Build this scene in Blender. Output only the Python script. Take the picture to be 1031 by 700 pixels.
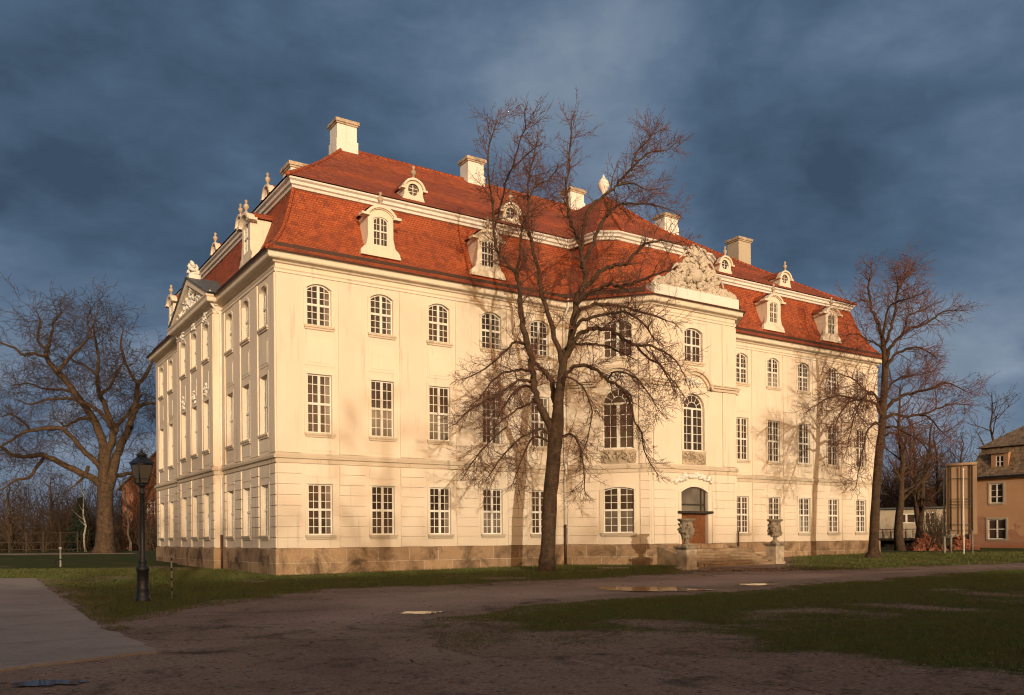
import bpy, bmesh, math, random
from mathutils import Vector, noise, Matrix
R_ = math.radians
for o in list(bpy.data.objects): bpy.data.objects.remove(o)
sc = bpy.context.scene
COL = sc.collection

# ------------------------------------------------------------------ camera
CAM = Vector((-11.845, -36.058, 1.639)); YAW = 0.5817; ROLL = -0.0082
FPX, CX, CY = 865.5, 513.24, 541.66
FWD = Vector((math.sin(YAW), math.cos(YAW), 0)); RGT0 = Vector((math.cos(YAW), -math.sin(YAW), 0)); UP0 = Vector((0, 0, 1))
RGT = RGT0 * math.cos(ROLL) + UP0 * math.sin(ROLL); UPV = UP0 * math.cos(ROLL) - RGT0 * math.sin(ROLL)
cd = bpy.data.cameras.new('camera'); cam = bpy.data.objects.new('camera', cd); COL.objects.link(cam)
cam.matrix_world = Matrix(((RGT.x, UPV.x, -FWD.x, CAM.x), (RGT.y, UPV.y, -FWD.y, CAM.y), (RGT.z, UPV.z, -FWD.z, CAM.z), (0, 0, 0, 1)))
cd.sensor_width = 36; cd.lens = FPX / 1031 * 36; cd.shift_x = (515.5 - CX) / 1031; cd.shift_y = (CY - 350) / 1031
cd.clip_start = .1; cd.clip_end = 6000
sc.camera = cam

# ------------------------------------------------------------------ sky, sun, exposure
SUN_EL = R_(8.3); SUN_DIR = Vector((-.30, -1, 0)).normalized()      # horizontal direction towards the sun
SUN_AZ = math.atan2(SUN_DIR.x, SUN_DIR.y)
w = bpy.data.worlds.new('World'); sc.world = w; w.use_nodes = True
nt = w.node_tree; nt.nodes.clear()
def N(t, ty, **kw):
    n = t.nodes.new(ty)
    for k, v in kw.items(): setattr(n, k, v)
    return n
def ramp(t, stops, fac=None):
    n = t.nodes.new('ShaderNodeValToRGB'); e = n.color_ramp.elements
    while len(e) < len(stops): e.new(.5)
    for i, (p, c) in enumerate(stops):
        e[i].position = p; e[i].color = (*c, 1) if len(c) == 3 else c
    if fac is not None: t.links.new(fac, n.inputs['Fac'])
    return n
def math_(t, op, a, b=None, clamp=False):
    n = t.nodes.new('ShaderNodeMath'); n.operation = op; n.use_clamp = clamp
    for i, v in enumerate((a, b)):
        if v is None: continue
        if isinstance(v, (int, float)): n.inputs[i].default_value = v
        else: t.links.new(v, n.inputs[i])
    return n.outputs[0]
def mixc(t, fac, a, b, mode='MIX'):
    n = t.nodes.new('ShaderNodeMix'); n.data_type = 'RGBA'; n.blend_type = mode
    for s, v in ((n.inputs[0], fac), (n.inputs[6], a), (n.inputs[7], b)):
        if isinstance(v, (int, float)): s.default_value = v
        elif isinstance(v, tuple): s.default_value = (*v[:3], 1)
        else: t.links.new(v, s)
    return n.outputs[2]
sky = N(nt, 'ShaderNodeTexSky', sky_type='NISHITA'); sky.sun_disc = False
sky.sun_elevation = SUN_EL; sky.sun_rotation = SUN_AZ; sky.air_density = 1.0; sky.dust_density = 5; sky.ozone_density = 2
tc = N(nt, 'ShaderNodeTexCoord')
mp = N(nt, 'ShaderNodeMapping'); mp.inputs['Scale'].default_value = (1.0, 1.0, 1.9); mp.inputs['Location'].default_value = (.3, 1.7, .2)
nt.links.new(tc.outputs['Generated'], mp.inputs['Vector'])
n1 = N(nt, 'ShaderNodeTexNoise'); n1.inputs['Scale'].default_value = 2.1; n1.inputs['Detail'].default_value = 5; n1.inputs['Roughness'].default_value = .48; n1.inputs['Distortion'].default_value = .5
nt.links.new(mp.outputs[0], n1.inputs['Vector'])
n2 = N(nt, 'ShaderNodeTexNoise'); n2.inputs['Scale'].default_value = 6.5; n2.inputs['Detail'].default_value = 6; n2.inputs['Roughness'].default_value = .55
nt.links.new(mp.outputs[0], n2.inputs['Vector'])
n4 = N(nt, 'ShaderNodeTexNoise'); n4.inputs['Scale'].default_value = 19; n4.inputs['Detail'].default_value = 7; n4.inputs['Roughness'].default_value = .6; n4.inputs['Distortion'].default_value = .6
nt.links.new(mp.outputs[0], n4.inputs['Vector'])
nz = math_(nt, 'ADD', math_(nt, 'ADD', math_(nt, 'MULTIPLY', n1.outputs['Fac'], .66), math_(nt, 'MULTIPLY', n2.outputs['Fac'], .26)), math_(nt, 'MULTIPLY', n4.outputs['Fac'], .08))
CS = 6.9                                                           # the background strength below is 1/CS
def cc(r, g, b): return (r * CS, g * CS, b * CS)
clouds = ramp(nt, [(.37, (.044, .076, .126)), (.455, (.074, .124, .196)), (.53, (.118, .178, .266)), (.63, (.200, .262, .345))], nz)
sep = N(nt, 'ShaderNodeSeparateXYZ'); nt.links.new(tc.outputs['Generated'], sep.inputs[0])
# broken bright cloud low over the horizon
hz = math_(nt, 'SUBTRACT', 1.0, math_(nt, 'MULTIPLY', math_(nt, 'ABSOLUTE', math_(nt, 'SUBTRACT', sep.outputs['Z'], .14)), 8.0), True)
n3 = N(nt, 'ShaderNodeTexNoise'); n3.inputs['Scale'].default_value = 9; n3.inputs['Detail'].default_value = 6
nt.links.new(mp.outputs[0], n3.inputs['Vector'])
br = math_(nt, 'MULTIPLY', hz, ramp(nt, [(.47, (0, 0, 0)), (.66, (1, 1, 1))], n3.outputs['Fac']).outputs[0])
cl2 = mixc(nt, math_(nt, 'MULTIPLY', br, .8), clouds.outputs[0], (.34, .40, .50))
sc10 = mixc(nt, 1.0, cl2, (CS, CS, CS), 'MULTIPLY')
sc10.node.clamp_result = False
# storm cloud fills the side away from the sun; the sky opens towards the sun
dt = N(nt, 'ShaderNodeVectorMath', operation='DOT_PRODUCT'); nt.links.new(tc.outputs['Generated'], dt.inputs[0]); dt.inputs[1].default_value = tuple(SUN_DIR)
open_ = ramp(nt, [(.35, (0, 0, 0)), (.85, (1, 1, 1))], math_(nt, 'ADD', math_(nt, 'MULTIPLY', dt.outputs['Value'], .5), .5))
warm_fill = mixc(nt, 1.0, sky.outputs[0], (1.75, 1.28, .88), 'MULTIPLY')        # sun-side sky out of view, brightened and warmed as added fill light
skc = mixc(nt, open_.outputs[0], sc10, warm_fill)
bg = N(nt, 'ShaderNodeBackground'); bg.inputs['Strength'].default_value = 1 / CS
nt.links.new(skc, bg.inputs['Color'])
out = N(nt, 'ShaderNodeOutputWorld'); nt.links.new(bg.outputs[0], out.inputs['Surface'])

sl = bpy.data.lights.new('sun', 'SUN'); sl.energy = 2.65; sl.angle = R_(.5); sl.color = (1, .875, .645)
so = bpy.data.objects.new('sun', sl); COL.objects.link(so)
sv = Vector((SUN_DIR.x * math.cos(SUN_EL), SUN_DIR.y * math.cos(SUN_EL), math.sin(SUN_EL)))
so.rotation_euler = sv.to_track_quat('Z', 'Y').to_euler(); so.location = (-40, -80, 40)
vs = sc.view_settings; vs.view_transform = 'Standard'; vs.look = 'None'; vs.exposure = 0; vs.gamma = 1; vs.use_curve_mapping = False
sc.render.engine = 'CYCLES'; sc.cycles.use_denoising = True; sc.cycles.use_adaptive_sampling = False; sc.cycles.filter_width = 1.15; sc.cycles.sample_clamp_indirect = 4; sc.cycles.max_bounces = 4; sc.cycles.diffuse_bounces = 2; sc.cycles.caustics_reflective = False

# ------------------------------------------------------------------ terrain and placing
def T(x, y):
    d = (x - CAM.x) * FWD.x + (y - CAM.y) * FWD.y - 27
    s = 6.0
    return min(.58, .0102 * (d + math.sqrt(d * d + s * s)) / 2)
def ray(px, py): return FWD + RGT * ((px - CX) / FPX) - UPV * ((py - CY) / FPX)
def at(px, py, depth): return CAM + ray(px, py) * depth
def ground(px, py):
    r = ray(px, py); z = 0.0
    for i in range(30):
        t = (z - CAM.z) / r.z; p = CAM + r * t; z = .5 * z + .5 * T(p.x, p.y)
    return Vector((p.x, p.y, T(p.x, p.y)))
def depth_of(p): return (p.x - CAM.x) * FWD.x + (p.y - CAM.y) * FWD.y

# ------------------------------------------------------------------ materials
MATS = {}
def newmat(name):
    m = bpy.data.materials.new(name); m.use_nodes = True; MATS[name] = m
    t = m.node_tree; b = t.nodes['Principled BSDF']
    return m, t, b
def coords(t, kind='Object', scale=(1, 1, 1)):
    c = N(t, 'ShaderNodeTexCoord'); m = N(t, 'ShaderNodeMapping'); m.inputs['Scale'].default_value = scale
    t.links.new(c.outputs[kind], m.inputs['Vector']); return m.outputs[0]
def nz_(t, vec, scale, detail=4, rough=.55, dist=0):
    n = N(t, 'ShaderNodeTexNoise'); n.inputs['Scale'].default_value = scale; n.inputs['Detail'].default_value = detail
    n.inputs['Roughness'].default_value = rough; n.inputs['Distortion'].default_value = dist
    t.links.new(vec, n.inputs['Vector']); return n.outputs['Fac']
def bump(t, b, h, strength=.3, dist=.02):
    n = N(t, 'ShaderNodeBump'); n.inputs['Strength'].default_value = strength; n.inputs['Distance'].default_value = dist
    t.links.new(h, n.inputs['Height']); t.links.new(n.outputs[0], b.inputs['Normal'])
def simple(name, c1, c2=None, scale=3, rough=.8, bscale=None, bstr=.3, bdist=.01, metal=0, kind='Object', spec=.3):
    m, t, b = newmat(name); v = coords(t, kind)
    c2 = c2 or tuple(x * .7 for x in c1)
    f = ramp(t, [(.35, c1), (.65, c2)], nz_(t, v, scale, 6, .6))
    t.links.new(f.outputs[0], b.inputs['Base Color']); b.inputs['Roughness'].default_value = rough; b.inputs['Metallic'].default_value = metal
    b.inputs['Specular IOR Level'].default_value = spec
    if bscale: bump(t, b, nz_(t, v, bscale, 5), bstr, bdist)
    return m
def plaster(name, base, stain, soot=.35, streaks=True):
    m, t, b = newmat(name); v = coords(t)
    c = ramp(t, [(.3, tuple(x * .95 for x in base)), (.7, tuple(min(1, x * 1.03) for x in base))], nz_(t, v, .55, 5, .6)).outputs[0]
    big = ramp(t, [(.52, (0, 0, 0)), (.78, (1, 1, 1))], nz_(t, v, .22, 6, .65, .4)).outputs[0]
    c = mixc(t, math_(t, 'MULTIPLY', big, .42), c, stain)
    patch = ramp(t, [(.56, (0, 0, 0)), (.585, (1, 1, 1))], nz_(t, v, .42, 3, .5, .8)).outputs[0]
    c = mixc(t, math_(t, 'MULTIPLY', patch, .12), c, tuple(min(1, x * k) for x, k in zip(base, (1.0, .93, .88))))   # patched repairs
    if streaks:                                                    # rain streaks running down
        vs_ = coords(t, 'Object', (2.2, 2.2, .16))
        s = ramp(t, [(.58, (0, 0, 0)), (.80, (1, 1, 1))], nz_(t, vs_, 1.6, 5, .6)).outputs[0]
        c = mixc(t, math_(t, 'MULTIPLY', s, soot), c, tuple(x * .62 for x in stain))
    # uneven band, darker towards the ground
    sp = N(t, 'ShaderNodeSeparateXYZ'); t.links.new(v, sp.inputs[0])
    lo = math_(t, 'SUBTRACT', 1.0, math_(t, 'DIVIDE', math_(t, 'ADD', math_(t, 'SUBTRACT', sp.outputs['Z'], 1.2), math_(t, 'MULTIPLY', nz_(t, v, 1.1, 4), -1.0)), 1.3), True)
    c = mixc(t, math_(t, 'MULTIPLY', lo, .30), c, tuple(x * .7 for x in stain))
    t.links.new(c, b.inputs['Base Color']); b.inputs['Roughness'].default_value = .9; b.inputs['Specular IOR Level'].default_value = .15
    bump(t, b, nz_(t, v, 1.6, 3, .5), .10, .02)
    return m
plaster('cream_plaster', (.735, .625, .51), (.55, .445, .345), .7)
plaster('cream_trim', (.74, .645, .53), (.50, .42, .335), .6)
plaster('weathered_trim', (.60, .50, .39), (.18, .15, .12), .85)
plaster('white_stucco', (.75, .72, .67), (.40, .36, .31), .6)
plaster('weathered_stone', (.55, .475, .39), (.13, .11, .09), .9)
plaster('ochre_plaster', (.40, .23, .13), (.30, .17, .095), .5)
plaster('pale_plaster', (.47, .40, .31), (.33, .275, .21), .6)
def tiles(name, base, dark, light, tw=.16, th=.12, moss=.3):
    m, t, b = newmat(name); v = coords(t, 'UV')
    br = N(t, 'ShaderNodeTexBrick'); br.offset = .5
    t.links.new(v, br.inputs['Vector'])
    for k, x in (('Scale', 1.0), ('Mortar Size', .012), ('Mortar Smooth', .3), ('Brick Width', tw), ('Row Height', th), ('Bias', 0.0)): br.inputs[k].default_value = x
    br.inputs['Color1'].default_value = (*base, 1); br.inputs['Color2'].default_value = (*light, 1); br.inputs['Mortar'].default_value = (*tuple(x * .75 for x in dark), 1)
    vo = coords(t)
    pat = ramp(t, [(.42, (0, 0, 0)), (.66, (1, 1, 1))], nz_(t, vo, .45, 7, .68, .6)).outputs[0]
    c = mixc(t, math_(t, 'MULTIPLY', pat, moss), br.outputs['Color'], dark)
    # odd single tiles replaced or blackened
    wn = N(t, 'ShaderNodeTexVoronoi'); wn.feature = 'F1'; wn.inputs['Scale'].default_value = 3.6; t.links.new(v, wn.inputs['Vector'])
    sp = N(t, 'ShaderNodeSeparateColor'); t.links.new(wn.outputs['Color'], sp.inputs[0])
    c = mixc(t, ramp(t, [(.80, (0, 0, 0)), (.86, (.6, .6, .6))], sp.outputs[0]).outputs[0], c, dark)
    c = mixc(t, ramp(t, [(.10, (.5, .5, .5)), (.16, (0, 0, 0))], sp.outputs[1]).outputs[0], c, light)
    t.links.new(c, b.inputs['Base Color']); b.inputs['Roughness'].default_value = .8; b.inputs['Specular IOR Level'].default_value = .2
    # lapped rows: each tile stands up towards its lower edge
    sv_ = N(t, 'ShaderNodeSeparateXYZ'); t.links.new(v, sv_.inputs[0])
    saw = math_(t, 'SUBTRACT', 1.0, math_(t, 'FRACT', math_(t, 'DIVIDE', sv_.outputs['Y'], th)))
    h = math_(t, 'ADD', saw, math_(t, 'MULTIPLY', br.outputs['Fac'], -.5))
    bump(t, b, math_(t, 'ADD', h, math_(t, 'MULTIPLY', nz_(t, vo, 14, 3), .6)), .75, .022)
    return m
tiles('red_tile', (.345, .080, .032), (.18, .048, .030), (.46, .115, .043), moss=.42)
tiles('brown_tile', (.23, .155, .10), (.075, .052, .038), (.33, .235, .15), .24, .34, .5)
def blocks(name, c1, c2, mortar, bw, bh, ms=.02, rough=.9, blacken=.5, kind='UV'):
    m, t, b = newmat(name); v = coords(t, kind); vo = coords(t)
    br = N(t, 'ShaderNodeTexBrick'); t.links.new(v, br.inputs['Vector'])
    for k, x in (('Scale', 1.0), ('Mortar Size', ms), ('Mortar Smooth', .2), ('Brick Width', bw), ('Row Height', bh), ('Bias', 0.0)): br.inputs[k].default_value = x
    br.inputs['Color1'].default_value = (*c1, 1); br.inputs['Color2'].default_value = (*c2, 1); br.inputs['Mortar'].default_value = (*mortar, 1)
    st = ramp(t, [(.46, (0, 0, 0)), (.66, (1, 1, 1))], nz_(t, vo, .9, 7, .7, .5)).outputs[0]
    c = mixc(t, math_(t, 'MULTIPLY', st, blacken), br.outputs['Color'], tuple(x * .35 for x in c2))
    fi = nz_(t, vo, 11, 5, .7)
    c = mixc(t, .35, c, ramp(t, [(.3, (.25, .25, .25)), (.7, (1, 1, 1))], fi).outputs[0], 'MULTIPLY')
    t.links.new(c, b.inputs['Base Color']); b.inputs['Roughness'].default_value = rough; b.inputs['Specular IOR Level'].default_value = .2
    bump(t, b, math_(t, 'ADD', math_(t, 'MULTIPLY', br.outputs['Fac'], -.8), nz_(t, vo, 6, 5)), .5, .03)
    return m
blocks('sandstone', (.44, .29, .175), (.27, .175, .11), (.50, .40, .29), 1.55, .62, .018, .9, .95)  # black stone stains, set heavier to stand in for shade along the plinth
blocks('red_brick', (.42, .12, .05), (.30, .09, .045), (.42, .33, .24), .27, .085, .012, .9, .3)
simple('stone', (.34, .265, .185), (.13, .105, .08), 4, .9, 18, .5, .02)
simple('pale_stone', (.54, .43, .32), (.28, .22, .16), 2.5, .9, 16, .4, .015)
simple('stone_step', (.36, .25, .155), (.20, .14, .09), 2.2, .85, 14, .5, .02)
simple('grey_metal', (.055, .05, .05), (.035, .032, .032), 6, .55)
simple('brown_metal', (.075, .035, .022), (.045, .024, .018), 5, .6)
simple('lamp_paint', (.018, .022, .028), (.010, .012, .016), 8, .45, spec=.5)
simple('broken_brick', (.29, .105, .055), (.16, .06, .035), 9, .9)
simple('lead_grey', (.12, .125, .13), (.07, .075, .08), 3, .6)
simple('white_paint', (.78, .75, .69), (.66, .62, .56), 3, .5)
simple('timber_door', (.22, .085, .035), (.13, .05, .022), 5, .5)
simple('dark_timber', (.05, .038, .028), (.03, .024, .018), 6, .8)
simple('pole_grey', (.30, .28, .25), (.20, .185, .165), 8, .6)
simple('weathered_post', (.20, .175, .15), (.12, .10, .085), 8, .7)
simple('board_sheet', (.33, .215, .135), (.27, .175, .11), .8, .8)
simple('bark', (.085, .050, .030), (.034, .022, .014), 5, .95, 16, .9, .03)
simple('oak_bark', (.105, .066, .040), (.042, .027, .017), 4, .95, 12, .9, .04)
simple('twig_bark', (.175, .080, .056), (.10, .047, .036), 1.5, .9)
simple('oak_twig', (.075, .048, .032), (.040, .027, .019), 1, .95)
simple('thicket_bark', (.095, .060, .036), (.042, .028, .018), .25, .95)
simple('birch_bark', (.42, .38, .32), (.20, .17, .14), 5, .9)
simple('needle_green', (.022, .034, .018), (.012, .018, .011), 2, .9)
simple('dry_leaf', (.23, .10, .03), (.12, .055, .02), 9, .9)
simple('grass_blade', (.080, .108, .026), (.100, .088, .028), 1.3, .85)
simple('rubber_black', (.012, .012, .013), None, 6, .7)
def glass(name, col, rough=.06):
    m, t, b = newmat(name); v = coords(t)
    f = ramp(t, [(.4, col), (.62, tuple(x * 2.6 for x in col))], nz_(t, v, .35, 3))
    t.links.new(f.outputs[0], b.inputs['Base Color']); b.inputs['Roughness'].default_value = rough; b.inputs['IOR'].default_value = 1.52
    bump(t, b, nz_(t, v, 2.2, 2), .10, .02)
    return m
glass('window_glass', (.040, .025, .017))
glass('pale_glass', (.11, .088, .068), .12)
glass('lamp_glass', (.10, .085, .07), .25)
m, t, b = newmat('water'); b.inputs['Base Color'].default_value = (.02, .016, .013, 1); b.inputs['Roughness'].default_value = .04; b.inputs['IOR'].default_value = 1.33
bump(t, b, nz_(t, coords(t), 3.0, 3), .02, .01)
def dirt_col(t, v):
    c = ramp(t, [(.30, (.23, .150, .112)), (.50, (.36, .245, .186)), (.68, (.42, .30, .232))], nz_(t, v, .33, 8, .66, .4)).outputs[0]
    c = mixc(t, ramp(t, [(.54, (0, 0, 0)), (.66, (.9, .9, .9))], nz_(t, v, .75, 9, .72, .7)).outputs[0], c, (.085, .055, .037))
    c = mixc(t, ramp(t, [(.60, (0, 0, 0)), (.68, (.8, .8, .8))], nz_(t, v, 2.6, 7, .72, .5)).outputs[0], c, (.060, .044, .028))
    c = mixc(t, ramp(t, [(.57, (0, 0, 0)), (.62, (.75, .75, .75))], nz_(t, v, 6.5, 6, .7, .4)).outputs[0], c, (.072, .050, .036))
    c = mixc(t, ramp(t, [(.66, (0, 0, 0)), (.70, (.5, .5, .5))], nz_(t, v, 9, 4, .6)).outputs[0], c, (.42, .31, .24))
    return mixc(t, .8, c, ramp(t, [(.34, (.22, .22, .22)), (.66, (1, 1, 1))], nz_(t, v, 19, 6, .8)).outputs[0], 'MULTIPLY')
def cover_attr(t):
    a = N(t, 'ShaderNodeAttribute'); a.attribute_name = 'cover'; return a.outputs['Fac']
m, t, b = newmat('dirt'); v = coords(t)
t.links.new(dirt_col(t, v), b.inputs['Base Color']); b.inputs['Roughness'].default_value = .93; b.inputs['Specular IOR Level'].default_value = .2
bump(t, b, math_(t, 'ADD', nz_(t, v, 2.2, 7, .7), math_(t, 'MULTIPLY', nz_(t, v, 24, 4, .7), .5)), .8, .06)
m, t, b = newmat('gravel'); v = coords(t)
c = ramp(t, [(.30, (.32, .215, .168)), (.55, (.44, .305, .242)), (.72, (.49, .35, .28))], nz_(t, v, .25, 7, .62, .4)).outputs[0]
c = mixc(t, .7, c, ramp(t, [(.34, (.35, .35, .35)), (.66, (1, 1, 1))], nz_(t, v, 20, 6, .8)).outputs[0], 'MULTIPLY')
k = ramp(t, [(.25, (0, 0, 0)), (.75, (1, 1, 1))], math_(t, 'ADD', cover_attr(t), math_(t, 'MULTIPLY', math_(t, 'SUBTRACT', nz_(t, v, 1.1, 6, .7), .5), .9))).outputs[0]
t.links.new(mixc(t, k, dirt_col(t, v), c), b.inputs['Base Color']); b.inputs['Roughness'].default_value = .9; b.inputs['Specular IOR Level'].default_value = .2
bump(t, b, math_(t, 'ADD', nz_(t, v, 1.4, 6, .7), math_(t, 'MULTIPLY', nz_(t, v, 28, 4, .7), .4)), .7, .05)
m, t, b = newmat('lawn'); v = coords(t)
g = ramp(t, [(.30, (.055, .070, .017)), (.55, (.080, .090, .024)), (.72, (.125, .105, .036))], nz_(t, v, .6, 7, .65, .3)).outputs[0]
g = mixc(t, .6, g, ramp(t, [(.3, (.2, .2, .2)), (.7, (1, 1, 1))], nz_(t, v, 13, 6, .75)).outputs[0], 'MULTIPLY')
fac = ramp(t, [(.36, (0, 0, 0)), (.60, (1, 1, 1))], math_(t, 'ADD', cover_attr(t), math_(t, 'MULTIPLY', math_(t, 'SUBTRACT', nz_(t, v, 1.7, 8, .78), .5), 1.5))).outputs[0]
t.links.new(mixc(t, fac, dirt_col(t, v), g), b.inputs['Base Color']); b.inputs['Roughness'].default_value = .95; b.inputs['Specular IOR Level'].default_value = .1
bump(t, b, math_(t, 'ADD', nz_(t, v, 3, 7, .75), nz_(t, v, 21, 5, .75)), .9, .05)
m, t, b = newmat('concrete'); v = coords(t)
c = ramp(t, [(.3, (.28, .22, .185)), (.7, (.39, .315, .265))], nz_(t, v, .5, 8, .65)).outputs[0]
cr = N(t, 'ShaderNodeTexWave'); cr.inputs['Scale'].default_value = .11; cr.inputs['Distortion'].default_value = 1.4; cr.inputs['Detail'].default_value = 3; t.links.new(coords(t, 'Object', (.35, 1, 1)), cr.inputs['Vector'])
c = mixc(t, ramp(t, [(.0, (.55, .55, .55)), (.02, (0, 0, 0))], cr.outputs['Fac']).outputs[0], c, (.07, .06, .05))
jb = N(t, 'ShaderNodeTexBrick'); jb.offset = .35; t.links.new(v, jb.inputs['Vector'])
for k_, x_ in (('Scale', 1.0), ('Mortar Size', .014), ('Mortar Smooth', .1), ('Brick Width', 6.0), ('Row Height', 3.4)): jb.inputs[k_].default_value = x_
c = mixc(t, jb.outputs['Fac'], c, (.06, .05, .04))
c = mixc(t, ramp(t, [(.52, (0, 0, 0)), (.70, (.7, .7, .7))], nz_(t, v, .9, 8, .72, .5)).outputs[0], c, (.16, .125, .10))
c = mixc(t, .5, c, ramp(t, [(.3, (.4, .4, .4)), (.7, (1, 1, 1))], nz_(t, v, 16, 6, .8)).outputs[0], 'MULTIPLY')
t.links.new(c, b.inputs['Base Color']); b.inputs['Roughness'].default_value = .88; bump(t, b, nz_(t, v, 20, 5, .7), .4, .015)
# house wall whose render has come off, showing brick low down
m, t, b = newmat('ochre_worn'); v = coords(t); vu = coords(t, 'UV')
base = ramp(t, [(.3, (.50, .275, .150)), (.7, (.58, .345, .195))], nz_(t, v, .5, 6, .65)).outputs[0]
br = N(t, 'ShaderNodeTexBrick'); t.links.new(vu, br.inputs['Vector'])
for k, x in (('Scale', 1.0), ('Mortar Size', .014), ('Brick Width', .27), ('Row Height', .09)): br.inputs[k].default_value = x
br.inputs['Color1'].default_value = (.46, .13, .05, 1); br.inputs['Color2'].default_value = (.34, .10, .045, 1); br.inputs['Mortar'].default_value = (.46, .36, .26, 1)
sp = N(t, 'ShaderNodeSeparateXYZ'); t.links.new(v, sp.inputs[0])
low = math_(t, 'SUBTRACT', 1.12, math_(t, 'MULTIPLY', sp.outputs['Z'], .22))
far = math_(t, 'MULTIPLY', math_(t, 'SUBTRACT', sp.outputs['Y'], 2.0), .07)
k = ramp(t, [(.52, (0, 0, 0)), (.56, (1, 1, 1))], math_(t, 'ADD', math_(t, 'ADD', low, far), math_(t, 'MULTIPLY', math_(t, 'SUBTRACT', nz_(t, v, .9, 5, .6), .5), .9))).outputs[0]
t.links.new(mixc(t, k, base, br.outputs['Color']), b.inputs['Base Color']); b.inputs['Roughness'].default_value = .9
bump(t, b, math_(t, 'ADD', math_(t, 'MULTIPLY', k, -.8), nz_(t, v, 7, 5)), .5, .03)

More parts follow.
